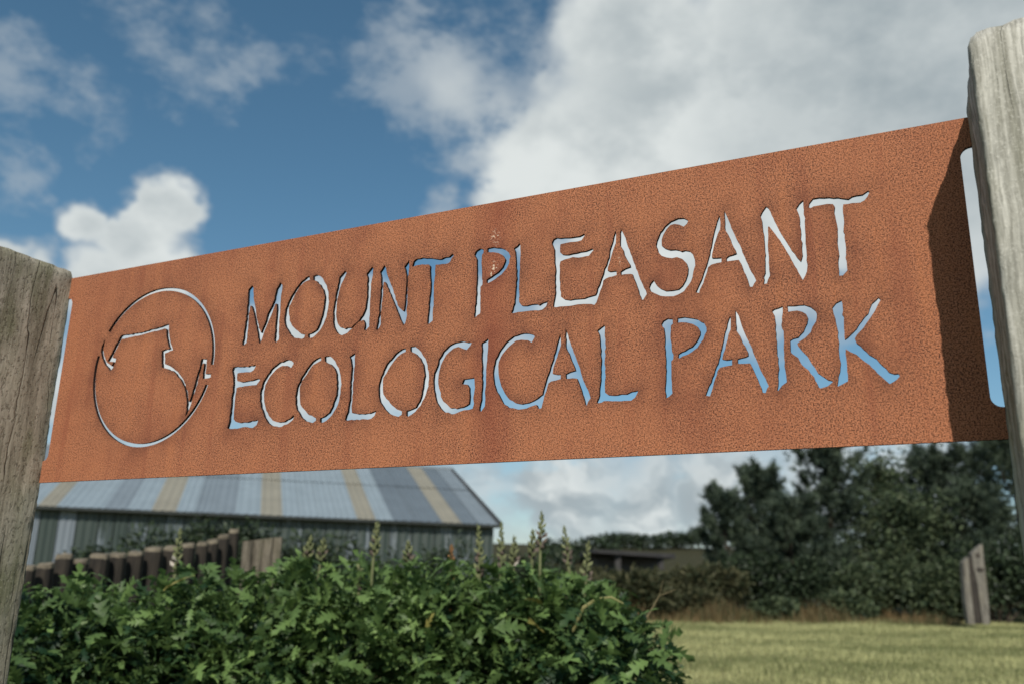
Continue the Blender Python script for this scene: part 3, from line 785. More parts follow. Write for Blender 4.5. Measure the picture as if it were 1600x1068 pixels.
# ------------------------------------------------------------------ long shed with the sheeted roof
def shed():
    zc = 15.0
    Bp = at(776, 817, zc); ze = Bp[2]
    def on_z(px, py, z):
        d = ray(px, py); return d * ((z - CAMZ) / d[2]) + np.array([0, 0, CAMZ])
    Ap = on_z(60, 787, ze)
    e = (Bp - Ap); e[2] = 0; e /= np.linalg.norm(e)
    g = np.array([-e[1], e[0], 0])
    DEP, RISE = 3.7, 1.3
    def te(px):
        q = on_z(px, 787 + (px - 60) * 30 / 716, ze); return float((q - Bp).dot(e))
    root = empty('long_shed', (Bp[0], Bp[1], float(gz(Bp[0], Bp[1]))), 'long low shed with striped pale corrugated roof standing behind the hedge', 'shed')
    base = np.array(root.location)
    P = lambda t, d, z: Bp + e * t + g * d + Z * (z - ze) - base

    def sheet_mat(name, col, dirt=0.35):
        m, t, b, out = material(name)
        co = objco(t)
        n = t.noise(co, 2.2, 5, 0.6); n2 = t.noise(t.scale(co, (9, 9, 1.2)), 1.0, 3, 0.6)
        c = t.mix(t.maprange(n, 0.35, 0.7, 0, dirt), col, tuple(x * 0.62 for x in col))
        c = t.mix(t.maprange(n2, 0.5, 0.75, 0, 0.4), c, tuple(x * 1.18 for x in col))
        t.link(c, b.inputs['Base Color'])
        b.inputs['Roughness'].default_value = 0.55
        b.inputs['Specular IOR Level'].default_value = 0.3
        return m
    mats = {'L': sheet_mat('pale_sheet', (0.215, 0.265, 0.295)), 'M': sheet_mat('grey_sheet', (0.165, 0.20, 0.225)), 'D': sheet_mat('slate_sheet', (0.115, 0.143, 0.165)), 'B': sheet_mat('translucent_sheet', (0.235, 0.222, 0.175))}
    br = [(-420, 'L'), (-330, 'B'), (-260, 'L'), (-190, 'M'), (-120, 'B'), (-75, 'L'), (-30, 'M'), (15, 'L'), (62, 'B'), (91, 'L'), (128, 'L'), (165, 'M'), (201, 'L'), (238, 'B'), (276, 'L'), (305, 'M'), (330, 'M'), (368, 'L'), (407, 'B'), (441, 'L'), (470, 'L'), (499, 'L'), (528, 'L'), (557, 'B'), (586, 'L'), (613, 'D'), (650, 'D'), (689, 'B'), (719, 'D'), (746, 'M'), (776, None)]
    LAP = 0.55
    for i in range(len(br) - 1):
        t0, t1 = te(br[i][0]), te(br[i + 1][0])
        for course, (d0, d1) in enumerate(((-0.14, DEP * LAP + .1), (DEP * LAP, DEP))):
            nw = 13
            V = []
            for k in range(nw):
                t = t0 + (t1 + 0.02 - t0) * k / (nw - 1)
                zoff = 0.007 * math.sin(k / (nw - 1) * 2 * math.pi * 3) + 0.012 * course + 0.02 + rng.normal() * .0015
                for d in (d0, d1):
                    V.append(P(t, d, ze + RISE * d / DEP + zoff))
            F = [(2 * k, 2 * k + 2, 2 * k + 3, 2 * k + 1) for k in range(nw - 1)]
            link('roof_sheet', tri_mesh('roof_sheet', V, F, mats[br[i][1]]), root)
    tl = te(-420)
    dark = plain_material('dark_trim', (0.03, 0.033, 0.035), (0.05, 0.05, 0.05), 4)
    mb = MB()
    def bar(a, b, w, h, mi=0):
        mb.tube([a, b], w, 4, mi)
    mb = MB(); mb.tube([P(0.03, -.16, ze - .02), P(0.03, DEP, ze + RISE + .02)], 0.035, 6); link('verge_trim', mb.mesh('verge_trim', dark), root)
    mb = MB(); mb.tube([P(tl, -.10, ze - .05), P(0.03, -.10, ze - .05)], 0.03, 8); link('gutter', mb.mesh('gutter', plain_material('grey_gutter', (0.035, 0.042, 0.042), (0.06, 0.068, 0.068), 3)), root)
    mb = MB(); mb.tube([P(tl, DEP, ze + RISE + .03), P(0.05, DEP, ze + RISE + .03)], 0.05, 8); link('ridge_cap', mb.mesh('ridge_cap', mats['M']), root)
    zb = float(base[2]) - 0.2
    mb = MB()
    mb.add([P(tl, 2 * DEP, ze), P(0, 2 * DEP, ze), P(0, DEP + .02, ze + RISE), P(tl, DEP + .02, ze + RISE)], [(0, 1, 2, 3)])
    link('back_roof', mb.mesh('back_roof', mats['M']), root)
    mb = MB()
    mb.add([P(-.05, .05, zb), P(-.05, 2 * DEP, zb), P(-.05, 2 * DEP, ze), P(-.05, DEP, ze + RISE - .03), P(-.05, .05, ze)], [(0, 1, 2, 3, 4)])
    mb.add([P(tl, 2 * DEP, zb), P(-.05, 2 * DEP, zb), P(-.05, 2 * DEP, ze), P(tl, 2 * DEP, ze)], [(3, 2, 1, 0)])
    link('gable_wall', mb.mesh('gable_wall', mats['D']), root)

    # wall sheets: clouded plastic; green algae and streaky reflections painted into the colour
    def wall_mat(name, amount, seed):
        m, t, b, out = material(name)
        co = t.vmath('ADD', objco(t), (seed, seed, seed))
        n = t.noise(t.scale(co, (7, 7, 1.6)), 1.0, 5, 0.65, 0.8)
        n2 = t.noise(t.scale(co, (30, 30, 1.4)), 1.0, 3, 0.6)
        v = t.math('ADD', t.math('MULTIPLY', n, 0.75), t.math('MULTIPLY', n2, 0.25))
        f = t.maprange(v, amount - 0.06, amount + 0.06, 0, 1, True)
        c = t.mix(f, t.mix(n2, (0.125, 0.15, 0.175), (0.185, 0.215, 0.245)), t.mix(n2, (0.022, 0.036, 0.032), (0.05, 0.066, 0.058)))
        t.link(c, b.inputs['Base Color'])
        b.inputs['Roughness'].default_value = 0.5
        return m
    wm = {'c': wall_mat('pale_plastic', 0.60, 2.0), 'g': wall_mat('green_plastic', 0.34, 5.0), 'h': wall_mat('streaky_plastic', 0.45, 8.0)}
    edges = [-420, -330, -250, -170, -100, -40, 10, 40, 66, 95, 123, 157, 182, 205, 235, 262, 290, 318, 345, 375, 405, 440, 475, 510, 545, 580, 612, 645, 680, 715, 745, 773]
    kinds = 'gcghcghcgcghghghhggghhgghghghhgh'
    for i in range(len(edges) - 1):
        t0, t1 = te(edges[i]), te(edges[i + 1]) - 0.012
        nw = 11; V = []
        for k in range(nw):
            t = t0 + (t1 - t0) * k / (nw - 1)
            d = 0.01 * math.sin(k / (nw - 1) * 2 * math.pi * 2.5) + .02
            V += [P(t, d, zb), P(t, d, ze + .02)]
        F = [(2 * k, 2 * k + 2, 2 * k + 3, 2 * k + 1) for k in range(nw - 1)]
        link('wall_sheet', tri_mesh('wall_sheet', V, F, wm[kinds[i]]), root)
    mb = MB()
    mb.add([P(tl, .06, zb), P(-.06, .06, zb), P(-.06, .06, ze), P(tl, .06, ze)], [(0, 1, 2, 3)])
    link('wall_frame', mb.mesh('wall_frame', dark), root)


shed()

# ------------------------------------------------------------------ timber palisade in front of the shed
M_log = plain_material('dark_log_wood', (0.014, 0.013, 0.012), (0.045, 0.038, 0.03), 5, 0.85, 0.2, (6, 6, 1))  # plain dark tone for the log faces
M_sawn = plain_material('sawn_wood', (0.07, 0.06, 0.045), (0.22, 0.19, 0.14), 9, 0.9, 0.1, (2, 2, 1.5))
M_board = wood_material('grey_board', (0.21, 0.185, 0.145), (0.085, 0.075, 0.058), (0.02, 0.02, 0.015), (0.09, 0.09, 0.05), 0.6, 0.8, 4.4, 0.7, 22)


def palisade():
    caps = [(20, 886), (45, 882), (72, 876), (101, 871), (127, 867), (157, 864), (184, 861), (213, 858), (241, 855), (269, 851), (294, 848), (317, 845), (333, 840), (350, 834), (366, 830)]
    n = len(caps)
    root = empty('log_palisade', tuple(at(45, 1068, 5.7) * [1, 1, 0] + [0, 0, float(gz(0, 5.7))]), 'curving palisade of dark upright logs with pale weathered tops in front of the shed', 'palisade')
    b = np.array(root.location)
    for i in range(n):
        f = i / (n - 1); y = 5.5 + 2.2 * f
        p = at(caps[i][0], caps[i][1], y)
        nxt = at(caps[min(i + 1, n - 1)][0], 850, y); prv = at(caps[max(i - 1, 0)][0], 850, y)
        w = abs(nxt[0] - prv[0]) / (2 if 0 < i < n - 1 else 1) * 0.47
        w = max(w, .045) * rng.uniform(.88, 1.06)
        seg = 12; V = []; zt = p[2] + rng.normal() * .012
        for (zz, s, tilt) in ((-0.3, 1, 0), (zt - .026, 1.0, .004), (zt - .022, 0.99, .006), (zt, 0.90, .010)):
            for k in range(seg):
                a = 2 * math.pi * k / seg
                sq = 1 / max(abs(math.cos(a)), abs(math.sin(a))) * .55 + .45     # squared-off rounds
                q = np.array([p[0] + w * s * sq * math.cos(a), p[1] + w * s * sq * math.sin(a) * .9, zz])
                if zz > 0: q[2] += tilt * math.sin(a) + rng.normal() * .003
                V.append(q - b)
        F = []; mi = []
        for L in range(3):
            for k in range(seg):
                k2 = (k + 1) % seg
                F.append((L * seg + k, L * seg + k2, (L + 1) * seg + k2, (L + 1) * seg + k)); mi.append(0 if L == 0 else 1)
        me = bpy.data.meshes.new('log')
        F.append(tuple(3 * seg + k for k in range(seg))); mi.append(1)
        me.from_pydata([tuple(v) for v in V], [], F)
        me.materials.append(M_log); me.materials.append(M_sawn)
        me.polygons.foreach_set('material_index', np.array(mi, np.int32)); me.update()
        link('log', me, root)
    # short run of pale boards at its right-hand end
    y = 6.7
    a = at(380, 845, y)
    r2 = empty('board_panel', (a[0], a[1], float(gz(a[0], y))), 'short panel of pale grey upright boards beside the dark log palisade', 'fence')
    b2 = np.array(r2.location)
    ed = [(380, 845), (396, 843), (412, 841), (427, 839), (441, 838)]
    for i in range(4):
        q0 = at(ed[i][0], ed[i][1], y + .02 * i); q1 = at(ed[i + 1][0] - 1, ed[i + 1][1], y + .02 * i)
        mb = MB(); z0 = b2[2] - .1
        off = rng.normal() * .006
        pts = [(q0[0], q0[1] + off, z0), (q1[0], q1[1] + off, z0), (q1[0], q1[1] + .035 + off, z0), (q0[0], q0[1] + .035 + off, z0)]
        tp = [(q0[0], q0[1] + off, q0[2]), (q1[0], q1[1] + off, q1[2]), (q1[0], q1[1] + .035 + off, q1[2]), (q0[0], q0[1] + .035 + off, q0[2])]
        mb.hexa([np.array(v) - b2 for v in pts + tp])
        link('board', mb.mesh('board', M_board), r2)


palisade()

# ------------------------------------------------------------------ foliage templates
def diamond(fold=0.12):
    V = np.array([[0, 0, 0], [.45, .26, fold], [1, 0, -.05], [.45, -.26, fold]], float)
    return V, np.array([[0, 2, 1], [0, 3, 2]])


def tuft(n, spread, width, seed):
    r = np.random.default_rng(seed); V = []; F = []
    for i in range(n):
        a = r.uniform(0, 2 * math.pi); th = spread * math.sqrt(r.uniform(0.02, 1))
        d = np.array([math.cos(th), math.sin(th) * math.cos(a), math.sin(th) * math.sin(a)])
        s = np.cross(d, r.normal(size=3)); s /= np.linalg.norm(s)
        b = r.uniform(0, .25) * np.array([1, 0, 0]); L = r.uniform(.65, 1)
        V += [b + s * width, b - s * width, b + d * L]
        F.append((3 * i, 3 * i + 1, 3 * i + 2))
    return np.array(V), np.array(F)


def acanthus_leaf(seed, lobes=4):
    r = np.random.default_rng(seed)
    tt = [0.0]; w = [0.012]
    for i in range(lobes):
        t0 = 0.10 + 0.80 * i / lobes
        env = 0.27 * math.sin(math.pi * min(1, (0.18 + 0.78 * (i + .5) / lobes))) ** 0.8
        tt += [t0, t0 + 0.80 / lobes * .75]; w += [env * 0.30, env * r.uniform(.85, 1.1)]
    tt += [1.0]; w += [0.004]
    bend = r.uniform(.2, .8); side = r.uniform(-.25, .25)
    V = []; F = []
    mid = []
    for t, ww in zip(tt, w):
        z = -bend * t * t + .10 * t
        y = side * t * t
        V.append((t, y, z)); mid.append((t, y, z))
    n = len(tt)
    for sg in (1, -1):
        b = len(V)
        for j, (t, ww) in enumerate(zip(tt, w)):
            ph = r.normal() * .02
            V.append((t + (0.10 if j % 2 == 0 and 0 < j < n - 1 else 0) * (ww / .3), mid[j][1] + sg * ww, mid[j][2] + .35 * ww + ph - (1.1 * ww * ww)))
        for j in range(n - 1):
            q = (j, j + 1, b + j + 1, b + j) if sg == -1 else (j, b + j, b + j + 1, j + 1)
            F += [(q[0], q[1], q[2]), (q[0], q[2], q[3])]
    return np.array(V, float), np.array(F)


M_acan = leaf_material('acanthus_leaf', (0.011, 0.034, 0.014), (0.185, 0.29, 0.088), 0.5, 0.26, 0.25, vein=True)
M_shrub = leaf_material('dark_shrub_leaf', (0.012, 0.022, 0.014), (0.060, 0.088, 0.044), 0.5, 0.3, 0.15)
M_scrub = leaf_material('rough_scrub_leaf', (0.022, 0.034, 0.016), (0.105, 0.10, 0.05), 0.6, 0.2, 0.2)
M_pine = leaf_material('pine_needle', (0.018, 0.032, 0.025), (0.125, 0.165, 0.105), 0.55, 0.25, 0.12)
M_broad = leaf_material('tree_leaf', (0.020, 0.036, 0.020), (0.125, 0.16, 0.08), 0.55, 0.25, 0.2)
M_bark = plain_material('bark', (0.035, 0.028, 0.022), (0.085, 0.07, 0.055), 14, 0.95, 0.1, (1, 1, .3), 0.01)
M_stem = plain_material('green_stem', (0.06, 0.09, 0.035), (0.12, 0.13, 0.055), 9)


def shrub(name, label, cat, c, rad, n, mat, size, group=None, seed=0, base=None, shell=.55):
    r = np.random.default_rng(seed + 100)
    zg = float(gz(c[0], c[1]))
    root = empty(name, (c[0], c[1], zg), label, cat, group)
    # several overlapping lobes, so that the outline is uneven
    k = 12
    lc = np.clip(r.normal(size=(k, 3)), -1.3, 1.3) * np.array([.48, .40, .26]) * np.array(rad)
    lc[:, 2] += rad[2] * .95
    lr = r.uniform(.38, .62, k)
    which = r.integers(0, k, n)
    d = r.normal(size=(n, 3)); d /= np.linalg.norm(d, axis=1)[:, None]
    rr = lr[which] * (shell + (1 - shell) * r.uniform(size=n) ** .5) * (1 + .12 * r.normal(size=n))
    pos = lc[which] + d * rr[:, None] * np.array(rad)
    pos[:, 2] = np.maximum(pos[:, 2], 0.03)
    yaw = np.arctan2(d[:, 1], d[:, 0]) + r.normal(size=n) * .8
    pit = np.arcsin(np.clip(d[:, 2], -1, 1)) * .5 + r.normal(size=n) * .5
    V, F = diamond()
    Wv, Wf = scatter(V, F, pos, rots(yaw, pit, r.normal(size=n) * .7), (size * r.uniform(.6, 1.3, n)).reshape(-1, 1))
    tn = np.repeat(np.clip(.45 + .28 * r.normal(size=n), 0, 1), len(V))
    o = link('foliage', tri_mesh('foliage', Wv, Wf, mat, tint=tn), root)
    mb = MB()
    for i in range(k):
        e = lc[i]
        mb.tube([(e[0] * .15, e[1] * .15, -.05), (e[0] * .6, e[1] * .6, e[2] * .5), tuple(e)], [.03 * rad[2], .02 * rad[2], .008 * rad[2]], 5)
    link('stem', mb.mesh('stem', M_bark), root)
    return root


def pine(label, px, top, dist, half, mat=M_pine, seed=0, broad=False, name='pine_tree', lean=0.0, ntuft=2600, low=0.10):
    r = np.random.default_rng(seed + 500)
    tp = at(px, top, dist)
    x0 = tp[0] + lean; zg = float(gz(x0, dist)); H = tp[2] - zg
    W = half / FPX * dist
    root = empty(name, (x0, dist, zg), label, 'tree', 'trees along the edge of the lawn')
    mb = MB()
    tr = [np.array([-lean * f ** 1.5 + .04 * math.sin(f * 5 + seed), .03 * math.sin(f * 7), H * f - .1 * (f == 0)]) for f in np.linspace(0, .97, 8)]
    mb.tube(tr, list(np.linspace(.10, .015, 8) * (H / 4)), 7)
    link('trunk', mb.mesh('trunk', M_bark), root)
    limbs = MB(); pts = []; dirs = []
    nb = 36 if not broad else 34
    for i in range(nb):
        f = low + (0.97 - low) * (i / nb) ** .85
        prof = (1 - f) ** .62 * 1.30 if not broad else math.sin(math.pi * min(1, .12 + .86 * f)) ** .7
        L = W * prof * r.uniform(.5, 1.3) + .10
        az = i * 2.4 + r.normal() * .35
        j = min(7, f / .97 * 7); a = tr[int(j)] + (tr[min(7, int(j) + 1)] - tr[int(j)]) * (j - int(j))
        rise = r.uniform(.3, .95) * L * (1.2 if f > .7 else 1)
        p1 = a + np.array([math.cos(az) * L * .55, math.sin(az) * L * .55, rise * .25])
        p2 = a + np.array([math.cos(az) * L, math.sin(az) * L, rise])
        limbs.tube([a, p1, p2], [.028 * H / 4 * (1.1 - f), .016 * H / 4, .005], 4)
        m = int(ntuft * (.72 if not broad else .85) / nb)
        s = r.uniform(.22, 1.03, m)
        P = np.where(s[:, None] < .5, a + (p1 - a) * (s[:, None] / .5), p1 + (p2 - p1) * ((s[:, None] - .5) / .5))
        sp_ = .125 * W * (.6 + .9 * s)[:, None] * (1.7 if broad else 1)
        P = P + r.normal(size=(m, 3)) * sp_ * np.array([1, 1, .55])
        pts.append(P)
        dv = (p2 - a) / np.linalg.norm(p2 - a)
        if not broad:                                   # upright shoots at the ends of the branches
            for q in range(5):
                b0 = p1 + (p2 - p1) * r.uniform(.35, 1.0) + r.normal(size=3) * .04
                sh = r.uniform(.15, .42) * (H / 4); m2 = 9
                pts.append(b0 + np.linspace(0, 1, m2)[:, None] * (np.array([dv[0] * .8, dv[1] * .8, .8]) * sh) + r.normal(size=(m2, 3)) * .012)
                dirs.append(np.tile([dv[0] * .7, dv[1] * .7, .8], (m2, 1)) + r.normal(size=(m2, 3)) * .25)
        dd = dv + r.normal(size=(m, 3)) * .45 + np.array([0, 0, .45])
        dirs.append(dd / np.linalg.norm(dd, axis=1)[:, None])
    # leaders
    m = int(ntuft * .05)
    P = np.array([0, 0, H]) + np.array([-lean, 0, 0]) + np.c_[r.normal(size=m) * .05 * W, r.normal(size=m) * .05 * W, -np.abs(r.normal(size=m)) * .14 * H]
    pts.append(P); dirs.append(np.tile([0, 0, 1.], (m, 1)) + r.normal(size=(m, 3)) * .3)
    P = np.concatenate(pts); D = np.concatenate(dirs); D /= np.linalg.norm(D, axis=1)[:, None]
    yaw = np.arctan2(D[:, 1], D[:, 0]); pit = np.arcsin(np.clip(D[:, 2], -1, 1))
    n = len(P)
    link('limbs', limbs.mesh('limbs', M_bark), root)
    if broad:
        r2 = 5
        P = np.repeat(P, r2, 0) + r.normal(size=(n * r2, 3)) * .09; yaw = r.uniform(0, 6.28, n * r2); pit = r.normal(size=n * r2) * .6
        V, F = diamond(); sc = .13 * r.uniform(.6, 1.3, n * r2); n = n * r2
    else:
        V, F = tuft(16, .95, .04, seed); sc = .21 * r.uniform(.6, 1.25, n)
    Wv, Wf = scatter(V, F, P, rots(yaw, pit, r.uniform(0, 6.28, n)), sc.reshape(-1, 1))
    zf = np.clip(r.beta(1.3, 2.4, n) + .22 * np.sin(P[:, 0] * 3.1 + seed) * np.sin(P[:, 2] * 3.7 + seed * 2) * np.sin(P[:, 1] * 3.3), 0, 1)
    link('crown', tri_mesh('crown', Wv, Wf, mat, tint=np.repeat(zf, len(V))), root)
    return root


# ------------------------------------------------------------------ trees at the edge of the lawn
pine('lowest pine at the left end of the tree line, with two ragged tops', 1190, 738, 24.5, 48, seed=1)
pine('small leaning pine stem in front of the lowest pine, nearest the open hill', 1126, 772, 24.0, 28, seed=2, ntuft=1100, lean=.2)
pine('tall pointed dark pine rising under the sign, between the lowest pine and the rounder trees', 1290, 692, 25, 58, seed=3, ntuft=3200)
pine('bushy rounded tree just right of the tall pointed pine', 1372, 728, 25.5, 55, M_broad, 4, True, 'broadleaf_tree', ntuft=1900)
pine('shaggy full-crowned pine between the rounded tree and the tree by the right post', 1462, 708, 24.5, 70, seed=5, ntuft=3400)
pine('dark tall tree half hidden behind the pale right post', 1572, 664, 23.5, 92, seed=6, ntuft=3600)
pine('dense dark tree to the right of the right post', 1700, 690, 24, 85, seed=7, ntuft=3000)
pine('low dark pine filling the gap under the pointed pine', 1235, 790, 23.4, 52, seed=8, ntuft=1700)
pine('low leafy tree in front of the shaggy pine', 1415, 782, 23.2, 62, M_broad, 9, True, 'broadleaf_tree', ntuft=1700)
pine('low dark tree behind the weathered gate post', 1520, 770, 22.6, 60, seed=10, ntuft=2200)

SC = lambda px, d: (float(at(px, 900, d)[0]), d)
i = 0
for (px, d, rad, n, mat, lab) in [
    (1105, 22.0, (0.95, .8, .62), 4200, M_scrub, 'round low bramble bush in the brown grass left of the trees'),
    (1175, 23.0, (1.0, .8, .85), 4200, M_shrub, 'dark bush under the lowest pine'),
    (1275, 22.3, (1.1, .8, .75), 4800, M_shrub, 'dark bush below the tall pointed pine'),
    (1205, 20.0, (.45, .4, .24), 1500, M_broad, 'small green bush in the tall grass between the round bramble bush and the lawn'),
    (1325, 20.2, (.55, .4, .30), 1800, M_broad, 'small green bush at the lawn edge below the tall pointed pine'),
    (1365, 21.8, (1.1, .8, .70), 4800, M_broad, 'green bush below the bushy rounded tree'),
    (1450, 21.2, (1.1, .8, .80), 5200, M_broad, 'green bush just left of the weathered gate post'),
    (1555, 21.0, (1.0, .8, 1.0), 5200, M_shrub, 'dark bush just right of the weathered gate post'),
    (1650, 20.5, (1.1, .8, 1.0), 3600, M_shrub, 'dark bush at the foot of the tree right of the right post'),
]:
    c = SC(px, d); i += 1
    shrub('bush', lab, 'bush', c, rad, n, mat, .13, 'bushes below the trees', seed=i)

for (px, d, rad, n, mat, lab) in [
    (900, 27, (1.5, 1.0, .55), 3000, M_scrub, 'brown scrub bush showing over the right end of the hedge'),
    (985, 25, (1.3, 1.0, .52), 3000, M_scrub, 'brown scrub bush below the far low building'),
    (975, 19.5, (.95, .8, .52), 3600, M_scrub, 'nearest brown scrub bush, right behind the end of the hedge'),
    (1062, 21.0, (.8, .7, .40), 3000, M_scrub, 'low brown scrub bush in the tall grass left of the round bramble bush'),
    (1060, 27, (1.3, 1.0, .62), 3000, M_scrub, 'brown scrub bush between the far low building and the trees'),
    (830, 24, (1.0, .8, .85), 2600, M_shrub, 'dark bush beyond the right end of the long shed'),
]:
    i += 1
    shrub('scrub_bush', lab, 'bush', SC(px, d), rad, n, mat, .14, 'scrub bushes in the rough field', seed=i)

for (px, d, rad, n, lab) in [
    (180, 9.0, (.50, .30, .64), 8000, 'dark shrub behind the left part of the log palisade'),
    (300, 9.2, (.66, .32, .78), 13000, 'broad dark shrub behind the right part of the log palisade'),
    (420, 9.4, (.62, .32, .80), 12000, 'tallest dark shrub behind the pale board panel'),
    (530, 9.6, (.55, .32, .70), 7000, 'dark shrub against the shed wall between the pale board panel and the middle spikes'),
    (665, 9.5, (.50, .35, .70), 6000, 'dark shrub against the shed wall under the last beige roof sheet'),
    (85, 9.0, (.5, .35, .46), 4000, 'low dark shrub near the left post behind the palisade'),
]:
    i += 1
    shrub('shed_shrub', lab, 'shrub', SC(px, d), rad, n, M_shrub, .06, 'shrubs along the shed wall', seed=i)

# ------------------------------------------------------------------ far field: low building and hedges on the hill
def far_building():
    d = 46.0
    a = at(925, 862, d); b = at(1055, 868, d + 3)
    root = empty('low_building', ((a[0] + b[0]) / 2, d, float(gz(a[0], d))), 'far low building with a thin dark flat roof at the foot of the hill', 'building')
    base = np.array(root.location)
    roofm = plain_material('dark_felt', (0.03, 0.03, 0.032), (0.055, 0.053, 0.05), 1)
    wallm = plain_material('pale_render', (0.13, 0.14, 0.15), (0.20, 0.205, 0.21), 1)
    mb = MB()
    za, zb_ = at(925, 857, d)[2], at(1055, 864, d + 3)[2]
    mb.hexa([np.array(p) - base for p in [(a[0], d, za - .16), (b[0], d + 3, zb_ - .25), (b[0], d + 8, zb_ - .2), (a[0], d + 8, za - .1), (a[0], d, za), (b[0], d + 3, zb_), (b[0], d + 8, zb_ + .1), (a[0], d + 8, za + .1)]])
    link('roof', mb.mesh('roof', roofm), root)
    mb = MB(); mb.box(np.array([(a[0] + b[0]) / 2, d + 6, za - 1.1]) - base, (abs(b[0] - a[0]) * .9, .2, 1.9), .1)
    link('wall', mb.mesh('wall', wallm), root)
    for px in (965, 1032):
        f = (px - 925) / 130; y = d + .4 + 3 * f; q = at(px, 868, y)
        mb = MB(); mb.box(np.array([q[0], y, za - 1.1]) - base, (.28, .28, 1.9)); link('post', mb.mesh('post', roofm), root)


far_building()
for k_, (px, d, w, h, lab) in enumerate([
    (905, 60, 2.5, .9, 'left far hedge on the hill, over the hedge flower spikes'), (985, 78, 3.2, .75, 'far hedge along the hill top behind the low building'), (1065, 80, 3.2, .8, 'far hedge on the hill top just left of the trees'), (1150, 84, 4.0, 1.3, 'far hedge on the hill seen through the lowest pine')]):
    shrub('hedgerow', lab, 'hedge', SC(px, d), (w, 1.2, h), 2200, M_shrub, .3, 'hedgerows on the hill', seed=70 + k_)

# ------------------------------------------------------------------ weathered gate post at the lawn edge
def gate_post():
    d = 18.0
    woodm = wood_material('bleached_wood', (0.25, 0.235, 0.20), (0.10, 0.093, 0.08), (0.03, 0.025, 0.02), (0.20, 0.18, 0.13), 0.3, 0.8, 1.3, 0.5, 16)
    darkm = plain_material('dark_fill', (0.018, 0.016, 0.014), (0.05, 0.042, 0.034), 9)  # dark of the open gap and bolt hole put into the colour
    c = at(1527, 975, d); zg = float(gz(c[0], d))
    root = empty('gate_post', (c[0], d, zg), 'bleached split gate post with slanting top and bolt hole at the edge of the lawn', 'post')
    b = np.array(root.location)
    def board(pts, y0, y1, name, mat):
        F_ = [at(px, py, d) for px, py in pts]
        n = len(F_)
        V = [np.array([q[0], y0, q[2]]) - [b[0], 0, b[2]] for q in F_] + [np.array([q[0], y1, q[2]]) - [b[0], 0, b[2]] for q in F_]
        F = [tuple(range(n)), tuple(range(2 * n - 1, n - 1, -1))] + [(i_, (i_ + n), (i_ + 1) % n + n, (i_ + 1) % n) for i_ in range(n)]
        mb = MB(); mb.add(V, F); link(name, mb.mesh(name, mat), root)
    board([(1503, 878), (1511, 869), (1513, 900), (1516, 925), (1518, 945), (1521, 974), (1512, 974), (1507, 940), (1504, 900)], -.05, .09, 'plank', woodm)
    board([(1517, 864), (1525, 856), (1534, 849), (1537, 880), (1540, 905), (1543, 935), (1546, 974), (1535, 974), (1531, 950), (1527, 915), (1520, 885)], -.03, .10, 'plank', woodm)
    board([(1510, 872), (1520, 866), (1527, 905), (1533, 974), (1520, 974), (1514, 920)], .0, .08, 'core', darkm)
    hq = at(1526.5, 867, d) - [b[0], 0, b[2]]
    mb = MB(); mb.tube([(hq[0], -.034, hq[2]), (hq[0], .02, hq[2])], .05, 10); link('bolt_hole', mb.mesh('bolt_hole', darkm), root)  # dark plug on the plank stands in for the shaded hole
    hq = at(1530, 889, d) - [b[0], 0, b[2]]
    mb = MB(); mb.box((hq[0], -.03, hq[2]), (.13, .03, .07)); link('iron_strap', mb.mesh('iron_strap', darkm), root)


gate_post()

# ------------------------------------------------------------------ grass
def blades(name, label, xy, h, w, cols, seed, lean=.45):
    r = np.random.default_rng(seed); n = len(xy)
    V = np.array([[0, -.5, 0], [0, .5, 0], [.12, .32, .55], [.12, -.32, .55], [.42, 0, 1.0]])
    F = np.array([[0, 1, 2], [0, 2, 3], [3, 2, 4]])
    pos = np.c_[xy, gz(xy[:, 0], xy[:, 1]) - .01]
    yaw = r.uniform(0, 6.28, n); cy, sy = np.cos(yaw), np.sin(yaw)
    ln = r.normal(size=n) * lean
    Wd = w * r.uniform(.7, 1.4, n)
    Vx = V[None, :, 0] * h[:, None] * (1 + ln[:, None]); Vy = V[None, :, 1] * Wd[:, None]; Vz = V[None, :, 2] * h[:, None]
    Wv = np.stack([Vx * cy[:, None] - Vy * sy[:, None] + pos[:, None, 0], Vx * sy[:, None] + Vy * cy[:, None] + pos[:, None, 1], Vz + pos[:, None, 2]], -1).reshape(-1, 3)
    Wf = (F[None] + (np.arange(n) * 5)[:, None, None]).reshape(-1, 3)
    m = leaf_material(name + '_blade', cols[0], cols[1], .6, .2, .25)
    tn = np.repeat(np.clip(.5 + .25 * r.normal(size=n) + .20 * np.sin(xy[:, 1] * 2.1 + .3 * xy[:, 0]) + .22 * np.sin(xy[:, 1] * 4.7 - 1.1 * xy[:, 0]) * np.sin(xy[:, 0] * 2.3 + xy[:, 1] * .7) + .15 * np.sin(xy[:, 0] * .9 + 2) * np.sin(xy[:, 1] * .8), 0, 1), 5)
    o = link(name, tri_mesh(name, Wv, Wf, m, tint=tn))
    return tag(o, label, None, None, 'stuff')


def fan(n, d0, d1, px0, px1, r, p=1.0):
    d = d0 + (d1 - d0) * r.uniform(size=n) ** p
    a0 = (px0 - 800) / FPX; a1 = (px1 - 800) / FPX
    return np.c_[d * (a0 + (a1 - a0) * r.uniform(size=n)), d]


